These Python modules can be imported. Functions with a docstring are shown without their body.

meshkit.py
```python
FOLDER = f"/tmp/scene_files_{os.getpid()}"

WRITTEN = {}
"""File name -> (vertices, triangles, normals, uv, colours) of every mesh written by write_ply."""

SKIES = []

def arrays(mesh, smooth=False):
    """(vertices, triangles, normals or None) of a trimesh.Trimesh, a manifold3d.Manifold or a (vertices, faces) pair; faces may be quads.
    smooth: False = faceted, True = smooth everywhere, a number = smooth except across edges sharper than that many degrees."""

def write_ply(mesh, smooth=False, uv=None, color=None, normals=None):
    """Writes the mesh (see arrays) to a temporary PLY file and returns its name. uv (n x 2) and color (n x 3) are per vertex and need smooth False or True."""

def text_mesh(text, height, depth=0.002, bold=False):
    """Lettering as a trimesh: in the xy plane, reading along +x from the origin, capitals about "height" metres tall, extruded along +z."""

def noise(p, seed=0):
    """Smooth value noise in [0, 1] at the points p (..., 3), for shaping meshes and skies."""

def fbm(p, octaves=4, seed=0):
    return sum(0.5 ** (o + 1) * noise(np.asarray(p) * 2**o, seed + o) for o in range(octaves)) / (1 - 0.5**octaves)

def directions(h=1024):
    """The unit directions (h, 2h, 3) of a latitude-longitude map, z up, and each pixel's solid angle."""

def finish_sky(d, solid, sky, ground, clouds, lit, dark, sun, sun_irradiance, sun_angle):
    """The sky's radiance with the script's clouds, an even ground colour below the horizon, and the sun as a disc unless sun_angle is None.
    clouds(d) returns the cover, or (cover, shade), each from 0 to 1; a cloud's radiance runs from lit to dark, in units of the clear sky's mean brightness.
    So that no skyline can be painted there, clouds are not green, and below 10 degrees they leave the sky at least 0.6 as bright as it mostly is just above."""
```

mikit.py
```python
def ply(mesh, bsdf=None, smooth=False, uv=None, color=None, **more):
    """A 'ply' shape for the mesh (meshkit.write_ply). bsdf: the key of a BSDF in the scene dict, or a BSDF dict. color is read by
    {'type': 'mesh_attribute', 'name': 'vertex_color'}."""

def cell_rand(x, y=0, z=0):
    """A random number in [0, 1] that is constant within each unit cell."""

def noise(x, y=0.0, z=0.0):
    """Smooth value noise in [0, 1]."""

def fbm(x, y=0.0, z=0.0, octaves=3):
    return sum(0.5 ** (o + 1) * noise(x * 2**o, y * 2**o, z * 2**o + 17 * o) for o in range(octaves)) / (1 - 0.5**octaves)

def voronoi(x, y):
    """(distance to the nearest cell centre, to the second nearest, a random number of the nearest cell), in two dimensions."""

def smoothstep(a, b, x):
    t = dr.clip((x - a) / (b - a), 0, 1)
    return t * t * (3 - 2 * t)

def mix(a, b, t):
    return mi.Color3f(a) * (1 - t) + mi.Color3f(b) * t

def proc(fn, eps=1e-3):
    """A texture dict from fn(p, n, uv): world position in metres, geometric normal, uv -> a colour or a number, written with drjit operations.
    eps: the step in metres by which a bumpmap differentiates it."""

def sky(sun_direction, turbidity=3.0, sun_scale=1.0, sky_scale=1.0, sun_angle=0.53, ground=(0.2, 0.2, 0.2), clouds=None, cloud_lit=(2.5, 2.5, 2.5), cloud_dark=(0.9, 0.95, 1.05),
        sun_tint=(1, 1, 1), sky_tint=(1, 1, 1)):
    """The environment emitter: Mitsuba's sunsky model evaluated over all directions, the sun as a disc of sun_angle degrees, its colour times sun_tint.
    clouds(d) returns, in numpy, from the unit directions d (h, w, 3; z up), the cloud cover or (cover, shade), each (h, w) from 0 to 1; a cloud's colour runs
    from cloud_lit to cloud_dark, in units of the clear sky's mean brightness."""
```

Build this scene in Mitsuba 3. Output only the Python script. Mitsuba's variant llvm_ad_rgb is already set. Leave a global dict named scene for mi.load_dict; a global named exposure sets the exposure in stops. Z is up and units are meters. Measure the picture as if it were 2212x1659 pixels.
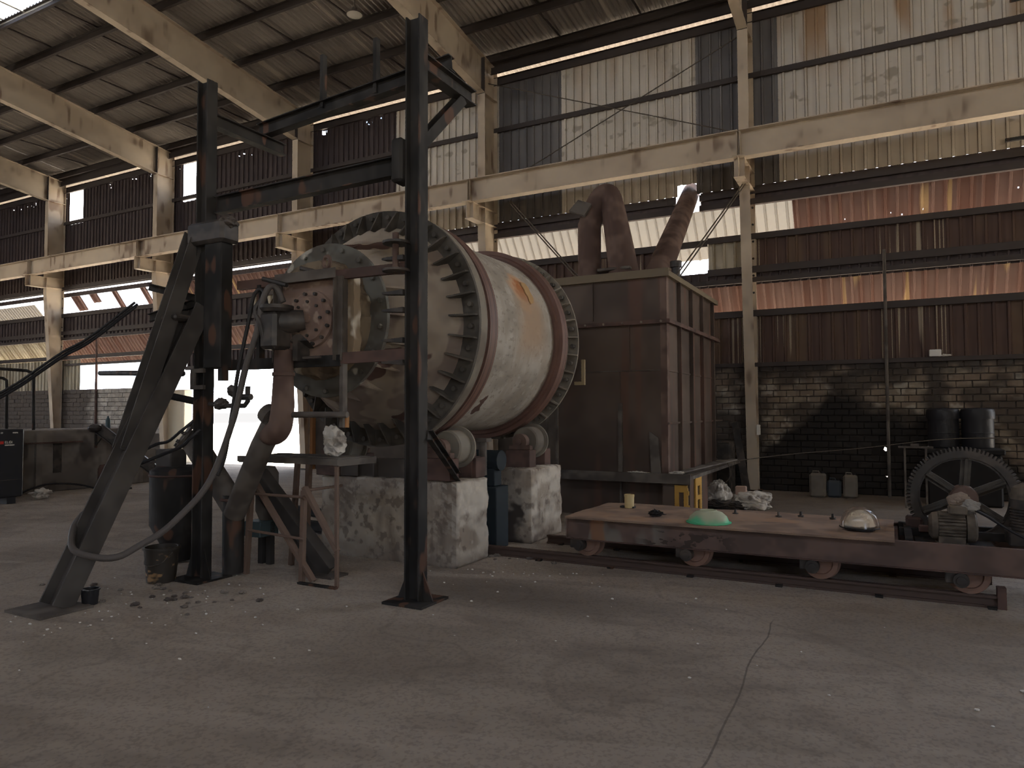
import math, random
import numpy as np
import trimesh
import shapely.geometry as sg
import drjit as dr
import mitsuba as mi
import mikit, meshkit
from mikit import noise, fbm, cell_rand, smoothstep, mix

random.seed(7)
rng = np.random.default_rng(7)
T = mi.ScalarTransform4f
scene, labels = {}, {}

# ------------------------------------------------------------------ camera, sky, sun, exposure
# X runs along the shed wall, Y towards it, Z up (metres)
YAW, PITCH, ROLL, EYE = math.radians(28.0), math.atan(59 / 1530), math.atan(0.003), np.array([0, 0, 1.6])
_f0 = np.array([-math.sin(YAW), math.cos(YAW), 0]); _r0 = np.array([math.cos(YAW), math.sin(YAW), 0]); _u0 = np.array([0, 0, 1.0])
FWD = math.cos(PITCH) * _f0 + math.sin(PITCH) * _u0
_u1 = -math.sin(PITCH) * _f0 + math.cos(PITCH) * _u0
UP = math.cos(ROLL) * _u1 + math.sin(ROLL) * _r0
scene['camera'] = {'type': 'perspective', 'fov': math.degrees(2 * math.atan(1106 / 1530)), 'fov_axis': 'x', 'near_clip': 0.05, 'far_clip': 500.0,
                   'to_world': T().look_at(origin=EYE.tolist(), target=(EYE + FWD).tolist(), up=UP.tolist())}
SUN = np.array([0.32, 0.03, 0.95]); SUN /= np.linalg.norm(SUN)


def cloud_fn(d):
    q = d / np.maximum(d[..., 2:3] + 0.25, 0.05)
    n = meshkit.fbm(q * 1.4 + 3.1, 4, 5)
    return np.clip((n - 0.38) * 4, 0, 1) * 0.9, np.clip((n - 0.55) * 2, 0, 0.6)


scene['sky'] = mikit.sky(SUN, turbidity=5.0, sun_scale=0.0, sky_scale=1.0, ground=(0.3, 0.27, 0.23), clouds=cloud_fn, cloud_lit=(1.9, 1.9, 1.92), cloud_dark=(1.1, 1.1, 1.1), sky_tint=(1.02, 1.0, 0.98))
scene['sunlight'] = {'type': 'directional', 'direction': (-SUN).tolist(), 'irradiance': {'type': 'rgb', 'value': [1.6, 1.55, 1.42]}}
exposure = 4.25

# ------------------------------------------------------------------ materials


def rgb(c):
    return {'type': 'rgb', 'value': [float(x) for x in c]}


def mat(name, base, rough=0.75, metal=0.0, spec=0.3, bump=None, bump_scale=0.01, eps=2e-3):
    b = mikit.proc(base) if callable(base) else rgb(base)
    d = {'type': 'principled', 'base_color': b, 'roughness': rough, 'metallic': metal, 'specular': spec}
    if bump is not None:
        d = {'type': 'bumpmap', 'arbitrary': mikit.proc(bump, eps), 'scale': bump_scale, 'bsdf': d}
    scene['mat_' + name] = {'type': 'twosided', 'bsdf': d}


C3 = mi.Color3f


def f_cream_steel(p, n, uv):
    a = fbm(p.x * 1.3 + p.y, p.y * 1.3, p.z * 1.5, 3)
    s = smoothstep(0.55, 0.8, noise(p.x * 9, p.y * 9, p.z * 2.2)) * smoothstep(0.45, 0.65, a)
    c = mix((0.50, 0.42, 0.325), (0.42, 0.345, 0.265), smoothstep(0.35, 0.65, a))
    return mix(c, (0.16, 0.10, 0.065), s * 0.75)


def f_cream_sheet(p, n, uv):
    st = noise(p.x * 16, 3.0, p.z * 0.5)
    c = mix((0.60, 0.555, 0.49), (0.53, 0.485, 0.42), st)
    u = uv.x - dr.floor(uv.x)
    c = mix(c, (0.19, 0.15, 0.115), dr.maximum(1 - smoothstep(0.018, 0.05, dr.abs(u - 0.37)), 0.8 * (1 - smoothstep(0.015, 0.04, dr.abs(u - 0.63)))) * (0.35 + 0.65 * st))
    ru = smoothstep(0.48, 0.66, fbm(p.x * 2.6, 1.0, p.z * 0.42, 3)) * smoothstep(7.9, 9.3, p.z)
    ru = ru * (0.25 + 0.75 * smoothstep(-2.2, -1.4, p.x))
    c = mix(c, (0.36, 0.21, 0.10), ru * 0.8)
    g = smoothstep(0.62, 0.74, fbm(p.x * 4.5, 5.0, p.z * 5.5, 3)) * smoothstep(0.5, 0.6, fbm(p.x * 0.9, 2.0, p.z * 0.9, 2))
    return mix(c, (0.30, 0.26, 0.20), g * 0.7)


def f_grey_sheet(p, n, uv):
    st = noise(p.x * 14, 3.0, p.z * 0.6)
    u = uv.x - dr.floor(uv.x)
    c = mix((0.115, 0.108, 0.108), (0.175, 0.167, 0.165), st)
    return mix(c, (0.05, 0.045, 0.045), (1 - smoothstep(0.02, 0.07, dr.abs(u - 0.37))) * 0.8)


def f_brown_sheet(p, n, uv):
    st = noise(p.x * 22, 3.0, p.z * 0.5)
    c = mix((0.070, 0.041, 0.034), (0.115, 0.072, 0.057), st)
    c = mix(c, (0.15, 0.098, 0.06), smoothstep(0.55, 0.8, noise(p.x * 6, 9.0, p.z * 0.3)) * 0.6)
    w = smoothstep(0.74, 0.82, noise(p.x * 36, 11.0, p.z * 0.25)) * smoothstep(0.4, 0.6, noise(p.x * 1.2, 4.0, p.z * 0.3))
    return mix(c, (0.40, 0.34, 0.25), w * 0.8)


def f_dark_sheet(p, n, uv):
    st = noise(p.x * 20, 3.0, p.z * 0.5)
    return mix((0.050, 0.038, 0.040), (0.082, 0.062, 0.060), st)


def f_pink_sheet(p, n, uv):
    st = noise(p.x * 17, 3.0, p.z * 0.6)
    c = mix((0.165, 0.10, 0.083), (0.225, 0.145, 0.122), st)
    c = mix(c, (0.16, 0.08, 0.06), smoothstep(0.55, 0.8, noise(p.x * 13, 8.0, p.z * 0.5)) * 0.75)
    return mix(c, (0.55, 0.40, 0.20), smoothstep(0.76, 0.9, noise(p.x * 11, 5.0, p.z * 0.9)) * smoothstep(0.55, 0.7, noise(p.x * 0.6, 1.0, 0.0)) * 0.7)


def f_pale_sheet(p, n, uv):
    st = noise(p.x * 16, 3.0, p.z * 0.5)
    return mix((0.46, 0.42, 0.33), (0.30, 0.26, 0.19), smoothstep(0.35, 0.7, st))


def f_roof(p, n, uv):
    r = cell_rand(dr.floor(p.x / 1.04), dr.floor(p.y / 2.1))
    st = noise(p.x * 15, p.y * 0.4, 0.0)
    c = mix((0.215, 0.19, 0.17), (0.26, 0.232, 0.205), r)
    c = mix(c, (0.14, 0.12, 0.108), smoothstep(0.5, 0.85, st) * 0.35)
    return mix(c, (0.42, 0.37, 0.31), smoothstep(0.84, 0.9, noise(p.x * 7.4, p.y * 0.15, 4.0)) * 0.7)


def f_dark_steel(p, n, uv):
    a = fbm(p.x * 5, p.y * 5, p.z * 2.4, 3)
    c = mix((0.018, 0.0175, 0.017), (0.040, 0.038, 0.036), smoothstep(0.3, 0.7, a))
    return mix(c, (0.115, 0.06, 0.04), smoothstep(0.64, 0.74, fbm(p.x * 9 + 4, p.y * 9, p.z * 3, 2)) * 0.8)


def f_leg_steel(p, n, uv):
    a = fbm(p.x * 4, p.y * 4, p.z * 3, 3)
    return mix((0.085, 0.078, 0.072), (0.05, 0.045, 0.042), smoothstep(0.35, 0.65, a))


def f_dusty_steel(p, n, uv):
    a = fbm(p.x * 4, p.y * 4, p.z * 4, 3)
    return mix((0.13, 0.115, 0.10), (0.075, 0.064, 0.056), smoothstep(0.35, 0.65, a))


def f_red_oxide(p, n, uv):
    a = fbm(p.x * 5, p.y * 5, p.z * 5, 3)
    return mix((0.115, 0.07, 0.058), (0.07, 0.046, 0.04), smoothstep(0.35, 0.65, a))


def f_duct(p, n, uv):
    a = fbm(p.x * 4, p.y * 4, p.z * 3, 3)
    return mix((0.155, 0.105, 0.085), (0.092, 0.058, 0.048), smoothstep(0.35, 0.65, a))


def f_box_steel(p, n, uv):
    a = fbm(p.x * 1.6, p.y * 1.6, p.z * 1.2, 3)
    s = noise(p.x * 9 + p.y * 9, 2.0, p.z * 0.5)
    c = mix((0.062, 0.044, 0.035), (0.105, 0.078, 0.062), smoothstep(0.3, 0.7, a))
    return mix(c, (0.125, 0.06, 0.042), smoothstep(0.55, 0.85, s) * 0.6)


def f_drum(p, n, uv):
    # painted shell about the axis x=-4.88, z=2.5; the rust burst and peeled patches keep their own place on the shell
    ang = dr.atan2(p.z - 2.5, p.x + 4.88)
    a = fbm(p.x * 3, p.y * 3, p.z * 3, 3)
    c = mix((0.40, 0.375, 0.335), (0.27, 0.245, 0.21), smoothstep(0.35, 0.68, a))
    c = mix(c, (0.20, 0.175, 0.145), smoothstep(0.58, 0.72, fbm(p.x * 22, p.y * 22, p.z * 22, 3)) * 0.55)
    c = mix(c, (0.46, 0.44, 0.40), smoothstep(0.62, 0.74, fbm(p.x * 11 + 7, p.y * 11, p.z * 11, 3)) * 0.4)
    drip = fbm(ang * 2.0, p.y * 9.0, 1.0, 3)
    c = mix(c, (0.29, 0.25, 0.205), smoothstep(0.45, 0.7, drip) * 0.5)
    # rust burst
    da, dy = (ang - 0.48) / 0.17, (p.y - 7.53) / 0.19
    d = dr.sqrt(da * da + dy * dy) + (fbm(p.x * 9, p.y * 9, p.z * 9, 3) - 0.5) * 1.0
    c = mix(c, (0.47, 0.29, 0.17), (1 - smoothstep(0.9, 1.7, d)) * 0.85)
    c = mix(c, (0.36, 0.135, 0.05), (1 - smoothstep(0.55, 1.0, d)))
    # stain running down below it
    st = (1 - smoothstep(0.18, 0.42, dr.abs(p.y - 7.58 + (fbm(ang * 3, p.y * 3, 0.0, 2) - 0.5) * 0.3))) * smoothstep(-0.35, 0.0, ang) * (1 - smoothstep(0.3, 0.6, ang))
    c = mix(c, (0.37, 0.26, 0.175), st * 0.75)
    # grey bare edges beside the tyres
    e = dr.minimum(dr.abs(p.y - 6.56), dr.abs(p.y - 8.14)) + (fbm(ang * 12, p.y * 6, 2.0, 3) - 0.5) * 0.14
    c = mix(c, (0.20, 0.16, 0.125), (1 - smoothstep(0.01, 0.07, e)) * 0.7)
    # peeled patch low on the shell
    pa, py = (ang + 0.83) / 0.19, (p.y - 6.90) / 0.115
    pd = dr.sqrt(dr.square(pa + py * 0.6) * 1.0 + dr.square(py - pa * 0.3)) + (fbm(p.x * 13, p.y * 13, p.z * 13, 3) - 0.5) * 1.3
    return mix(c, (0.10, 0.06, 0.052), 1 - smoothstep(0.66, 0.72, pd))


def f_cone(p, n, uv):
    a = fbm(p.x * 3, p.y * 3, p.z * 3, 3)
    c = mix((0.33, 0.285, 0.235), (0.25, 0.21, 0.175), smoothstep(0.35, 0.65, a))
    ang = dr.atan2(p.z - 2.5, p.x + 4.88)
    c = mix(c, (0.15, 0.11, 0.10), smoothstep(0.50, 0.64, fbm(ang * 3 + 1, p.y * 5, 1.0, 3)) * 0.6)
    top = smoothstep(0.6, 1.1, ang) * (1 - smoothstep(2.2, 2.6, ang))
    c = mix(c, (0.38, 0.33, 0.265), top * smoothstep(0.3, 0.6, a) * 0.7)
    pk = smoothstep(0.66, 0.69, fbm(p.x * 3.3 + 8, p.y * 3.3, p.z * 3.3, 3))
    return mix(c, (0.09, 0.05, 0.045), pk * 0.9)


def f_gusset(p, n, uv):
    a = fbm(p.x * 6, p.y * 6, p.z * 6, 3)
    return mix((0.062, 0.057, 0.050), (0.105, 0.095, 0.082), smoothstep(0.4, 0.7, a))


def f_rim(p, n, uv):
    a = fbm(p.x * 4, p.y * 6, p.z * 4, 3)
    return mix((0.22, 0.20, 0.165), (0.15, 0.13, 0.108), smoothstep(0.35, 0.65, a))


def f_tyre(p, n, uv):
    r = dr.sqrt(dr.square(p.x + 4.88) + dr.square(p.z - 2.5))
    l = noise(r * 60, p.y * 60, 0.0)
    a = fbm(p.x * 5, p.y * 5, p.z * 5, 2)
    return mix(mix((0.17, 0.095, 0.075), (0.12, 0.065, 0.052), a), (0.07, 0.045, 0.038), smoothstep(0.55, 0.8, l) * 0.7)


def f_concrete(p, n, uv):
    a = fbm(p.x * 2.2, p.y * 2.2, p.z * 2.2, 4)
    c = mix((0.45, 0.40, 0.335), (0.30, 0.255, 0.21), smoothstep(0.36, 0.66, a))
    s = smoothstep(0.46, 0.75, fbm(p.x * 6 + 2, p.y * 6, p.z * 1.1, 4))
    c = mix(c, (0.165, 0.13, 0.105), s * 0.8)
    c = mix(c, (0.50, 0.46, 0.40), smoothstep(0.55, 0.72, fbm(p.x * 12, p.y * 12, p.z * 9, 3)) * 0.5)
    c = mix(c, (0.17, 0.135, 0.11), smoothstep(0.54, 0.70, fbm(p.x * 14, p.y * 14, p.z * 11 + 3, 4)) * 0.75)
    c = mix(c, (0.62, 0.58, 0.51), smoothstep(0.0, 0.35, n.x) * smoothstep(0.4, 0.6, fbm(p.x * 3, p.y * 3, p.z * 4 + 9, 3)) * 0.6)  # brighter light on right-hand faces put into the colour, in patches
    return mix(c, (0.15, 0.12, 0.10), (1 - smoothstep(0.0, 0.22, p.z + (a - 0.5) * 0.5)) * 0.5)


def b_concrete(p, n, uv):
    return fbm(p.x * 11, p.y * 11, p.z * 11, 4)


def f_sooty_concrete(p, n, uv):
    c = f_concrete(p, n, uv)
    m = smoothstep(-0.12, 0.12, fbm(p.x * 5, p.y * 5, p.z * 5, 3) - 0.60 + 0.55 * smoothstep(0.1, 0.9, p.z) - 0.0)
    dark = mix((0.055, 0.045, 0.04), c, m * 0.55)
    return mix(dark, c, smoothstep(-4.02, -3.93, p.x + (fbm(p.x * 7, p.y * 7, p.z * 7, 3) - 0.5) * 0.3))


def soot(p):
    # oily soot splashed on the lower wall, its upper edge as in the photograph
    h = 1.12 + 0.95 * dr.exp(-dr.square((p.x + 0.85) / 0.55)) + 0.35 * dr.exp(-dr.square((p.x - 0.55) / 0.7)) - 0.5 * smoothstep(1.3, 2.2, p.x) - 0.7 * smoothstep(-1.6, -2.9, p.x)
    m = 1 - smoothstep(-0.16, 0.22, p.z - h + (fbm(p.x * 3, 1.0, p.z * 3, 4) - 0.5) * 0.7)
    return m


def f_brick(p, n, uv):
    r = cell_rand(dr.floor(p.x / 0.25 + 0.5 * dr.floor(p.z / 0.125)), dr.floor(p.z / 0.125), 3)
    a = fbm(p.x * 5, 1.0, p.z * 5, 3)
    c = mix((0.25, 0.21, 0.16), (0.17, 0.125, 0.095), r)
    c = mix(c, (0.36, 0.33, 0.28), smoothstep(0.58, 0.72, a) * 0.8)
    c = mix(c, (0.06, 0.048, 0.04), smoothstep(0.44, 0.60, fbm(p.x * 1.4 + 5, 2.0, p.z * 1.6, 3)) * 0.85)
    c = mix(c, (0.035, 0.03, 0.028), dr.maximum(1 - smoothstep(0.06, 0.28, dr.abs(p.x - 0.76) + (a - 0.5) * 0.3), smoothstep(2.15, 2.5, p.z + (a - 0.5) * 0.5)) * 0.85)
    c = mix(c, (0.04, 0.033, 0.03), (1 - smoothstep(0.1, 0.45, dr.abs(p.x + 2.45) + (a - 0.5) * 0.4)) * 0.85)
    return mix(c, (0.022, 0.02, 0.019), soot(p) * 0.97 * smoothstep(-12.0, -10.0, p.x))


def f_block(p, n, uv):
    r = cell_rand(dr.floor(p.x / 0.41), dr.floor(p.z / 0.152), 3)
    a = fbm(p.x * 4, 1.0, p.z * 4, 3)
    c = mix((0.50, 0.47, 0.42), (0.36, 0.33, 0.29), r)
    c = mix(c, (0.24, 0.22, 0.20), smoothstep(0.45, 0.65, a) * 0.7)
    return mix(c, (0.10, 0.085, 0.075), 1 - smoothstep(-25.1, -24.2, p.x + (a - 0.5) * 1.2))


def f_mortar(p, n, uv):
    a = fbm(p.x * 4, 1.0, p.z * 4, 3)
    c = mix((0.11, 0.09, 0.072), (0.06, 0.05, 0.043), a)
    return mix(c, (0.018, 0.016, 0.015), soot(p) * 0.97 * smoothstep(-12.0, -10.0, p.x))


def f_plaster(p, n, uv):
    a = fbm(p.x * 2, p.y * 2, p.z * 2, 4)
    c = mix((0.24, 0.215, 0.19), (0.15, 0.13, 0.115), smoothstep(0.35, 0.65, a))
    return mix(c, (0.06, 0.05, 0.048), smoothstep(0.56, 0.7, fbm(p.x * 3 + 7, p.y * 3, p.z * 1.2, 3)) * 0.7)


def f_floor(p, n, uv):
    wx = p.x + 0.6 * fbm(p.x * 0.5, p.y * 0.5, 0.0, 2)
    a = fbm(p.x * 0.7, p.y * 0.7, 1.0, 4)
    b = fbm(wx * 1.6 + p.y * 0.6, p.y * 5.0 - p.x * 1.2, 2.0, 4)
    g = fbm(p.x * 55, p.y * 55, 3.0, 3)
    c = mix((0.335, 0.292, 0.245), (0.258, 0.222, 0.184), smoothstep(0.35, 0.65, a))
    c = mix(c, (0.19, 0.155, 0.13), smoothstep(0.50, 0.66, b) * 0.3)
    c = mix(c, (0.40, 0.35, 0.30), smoothstep(0.62, 0.72, fbm(p.x * 0.8 - p.y * 2.2, p.y * 0.6, 4.0, 4)) * 0.4)
    c = mix(c, (0.12, 0.098, 0.083), (1 - smoothstep(0.0, 0.035, dr.abs(fbm(wx * 0.9 + p.y * 0.5, p.y * 0.9 - p.x * 0.3, 7.0, 3) - 0.5))) * 0.2)
    c = mix(c, (0.36, 0.31, 0.26), smoothstep(0.60, 0.72, fbm(p.x * 1.3 + 9, p.y * 2.6, 5.0, 3)) * 0.4)
    c = mix(c, (0.13, 0.105, 0.088), smoothstep(0.45, 0.75, g) * 0.30)
    # ground darker on the right towards the wall; dark stain near the post
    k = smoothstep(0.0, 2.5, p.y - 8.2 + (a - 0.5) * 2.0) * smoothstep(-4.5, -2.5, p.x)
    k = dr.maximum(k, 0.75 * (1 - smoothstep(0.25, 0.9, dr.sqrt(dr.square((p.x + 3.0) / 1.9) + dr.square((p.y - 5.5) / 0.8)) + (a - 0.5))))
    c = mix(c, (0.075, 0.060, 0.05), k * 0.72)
    # a crack across the slab
    cx = p.x + 0.79 + (p.y - 4.5) * 0.01 + 0.02 * (noise(p.y * 6, 1.0, 0.0) - 0.5) + 0.04 * (noise(p.y * 1.7, 2.0, 0.0) - 0.5)
    c = mix(c, (0.07, 0.058, 0.05), 0.55 * (1 - smoothstep(0.003, 0.008, dr.abs(cx))) * smoothstep(1.5, 2.0, p.y) * (1 - smoothstep(5.6, 5.9, p.y)))
    return c


def b_floor(p, n, uv):
    return fbm(p.x * 7, p.y * 7, 1.0, 3) + 0.25 * fbm(p.x * 40, p.y * 40, 2.0, 2)


def f_earth(p, n, uv):
    return mix((0.62, 0.54, 0.43), (0.50, 0.42, 0.33), fbm(p.x * 0.6, p.y * 0.6, 0.0, 3))


def f_deck(p, n, uv):
    a = fbm(p.x * 3, p.y * 3, p.z, 4)
    c = mix((0.28, 0.195, 0.14), (0.19, 0.135, 0.105), smoothstep(0.35, 0.65, a))
    return mix(c, (0.33, 0.20, 0.12), smoothstep(0.6, 0.7, fbm(p.x * 2 + 3, p.y * 2, 0.0, 3)) * 0.6)


def f_cart_side(p, n, uv):
    a = fbm(p.x * 5, p.y * 5, p.z * 5, 3)
    c = mix((0.15, 0.10, 0.083), (0.10, 0.07, 0.06), smoothstep(0.35, 0.65, a))
    g = (1 - smoothstep(-2.1, -1.9, p.x)) * smoothstep(0.40, 0.5, fbm(p.x * 3.2, 1.0, p.z * 1.5, 3))
    c = mix(c, (0.19, 0.18, 0.155), g * 0.8)
    o = (1 - smoothstep(0.05, 0.09, dr.abs(p.x + 2.66 + (a - 0.5) * 0.08)))
    c = mix(c, (0.24, 0.115, 0.06), o * 0.8)
    b = smoothstep(0.54, 0.58, fbm(p.x * 12, 3.0, p.z * 16, 3)) * (1 - smoothstep(0.3, 0.55, dr.abs(p.x + 1.75))) * (1 - smoothstep(0.40, 0.44, p.z))
    return mix(c, (0.05, 0.038, 0.033), b * 0.85)


def f_wheel(p, n, uv):
    return mix((0.26, 0.15, 0.11), (0.19, 0.125, 0.10), fbm(p.x * 8, p.y * 8, p.z * 8, 2))


def f_black_metal(p, n, uv):
    return mix((0.035, 0.032, 0.03), (0.075, 0.062, 0.053), smoothstep(0.4, 0.7, fbm(p.x * 7, p.y * 7, p.z * 7, 3)))


def f_motor(p, n, uv):
    return mix((0.15, 0.125, 0.098), (0.085, 0.07, 0.056), smoothstep(0.35, 0.65, fbm(p.x * 9, p.y * 9, p.z * 9, 3)))


def f_sack(p, n, uv):
    return mix((0.58, 0.55, 0.50), (0.27, 0.24, 0.21), smoothstep(0.45, 0.65, fbm(p.x * 9, p.y * 9, p.z * 9, 3)))


def f_bowl(p, n, uv):
    d = smoothstep(0.515, 0.60, p.z + (fbm(p.x * 9, p.y * 9, p.z * 9, 3) - 0.5) * 0.12)
    return mix((0.10, 0.50, 0.26), (0.44, 0.47, 0.33), d)


def f_bucket(p, n, uv):
    a = fbm(p.x * 9, p.y * 9, p.z * 12, 3)
    return mix((0.04, 0.035, 0.03), (0.30, 0.19, 0.10), smoothstep(0.52, 0.62, a) * (1 - smoothstep(0.26, 0.30, p.z)))


def f_throat(p, n, uv):
    a = fbm(p.x * 7, p.y * 7, p.z * 5, 3)
    return mix((0.52, 0.48, 0.40), (0.17, 0.125, 0.08), smoothstep(0.36, 0.54, a))


def f_lining(p, n, uv):
    a = fbm(p.x * 9, p.y * 9, p.z * 6, 4)
    c = mix((0.10, 0.075, 0.055), (0.21, 0.165, 0.115), smoothstep(0.35, 0.65, a))
    return mix(c, (0.46, 0.42, 0.34), smoothstep(0.62, 0.70, fbm(p.x * 6, p.y * 6, p.z * 4 + 5, 3)) * 0.8)


def f_hood(p, n, uv):
    a = fbm(p.x * 5, p.y * 5, p.z * 5, 3)
    c = mix((0.14, 0.14, 0.125), (0.085, 0.078, 0.067), smoothstep(0.35, 0.65, a))
    return mix(c, (0.46, 0.44, 0.39), smoothstep(0.64, 0.72, fbm(p.x * 6 + 2, p.y * 6, p.z * 6, 3)) * 0.8)


def f_door_plate(p, n, uv):
    a = fbm(p.x * 4, p.y * 4, p.z * 4, 3)
    c = mix((0.24, 0.17, 0.135), (0.16, 0.105, 0.085), smoothstep(0.35, 0.65, a))
    return mix(c, (0.36, 0.29, 0.23), smoothstep(0.6, 0.72, fbm(p.x * 9, p.y * 9, p.z * 9 + 2, 3)) * 0.6)


def f_can(p, n, uv):
    return mix((0.20, 0.18, 0.15), (0.12, 0.105, 0.09), fbm(p.x * 8, p.y * 8, p.z * 8, 2))


for nm, fn, kw in [
    ('cream_steel', f_cream_steel, dict(rough=.6)), ('cream_sheet', f_cream_sheet, dict(rough=.6)), ('grey_sheet', f_grey_sheet, dict(rough=.6)), ('brown_sheet', f_brown_sheet, dict(rough=.7)),
    ('dark_sheet', f_dark_sheet, dict(rough=.7)), ('pink_sheet', f_pink_sheet, {}), ('pale_sheet', f_pale_sheet, {}), ('roof', f_roof, dict(rough=.85)), ('dark_steel', f_dark_steel, dict(rough=.7, spec=.22)),
    ('dusty_steel', f_dusty_steel, {}), ('leg_steel', f_leg_steel, {}), ('red_oxide', f_red_oxide, {}), ('duct', f_duct, {}), ('box_steel', f_box_steel, dict(rough=.6)), ('drum', f_drum, dict(rough=.8, spec=.15)), ('cone', f_cone, dict(rough=.95, spec=.1)),
    ('gusset', f_gusset, {}), ('rim', f_rim, {}), ('tyre', f_tyre, dict(rough=.55, spec=.4)), ('brick', f_brick, dict(rough=.9)), ('block', f_block, dict(rough=.9)), ('mortar', f_mortar, dict(rough=.95)),
    ('plaster', f_plaster, dict(rough=.9)), ('earth', f_earth, dict(rough=.95)), ('deck', f_deck, dict(rough=.85)), ('cart_side', f_cart_side, {}), ('wheel', f_wheel, dict(rough=.6)),
    ('black_metal', f_black_metal, dict(rough=.5, spec=.45)), ('motor', f_motor, {}), ('sack', f_sack, dict(rough=.6)), ('bowl', f_bowl, dict(rough=.6)), ('bucket', f_bucket, dict(rough=.5)),
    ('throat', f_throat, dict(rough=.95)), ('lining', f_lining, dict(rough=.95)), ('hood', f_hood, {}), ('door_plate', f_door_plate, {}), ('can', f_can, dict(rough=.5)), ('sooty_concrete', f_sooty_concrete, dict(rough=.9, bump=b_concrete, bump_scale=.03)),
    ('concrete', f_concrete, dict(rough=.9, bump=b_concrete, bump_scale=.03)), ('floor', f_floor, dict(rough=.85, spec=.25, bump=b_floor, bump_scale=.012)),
]:
    mat(nm, fn, **kw)
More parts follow.
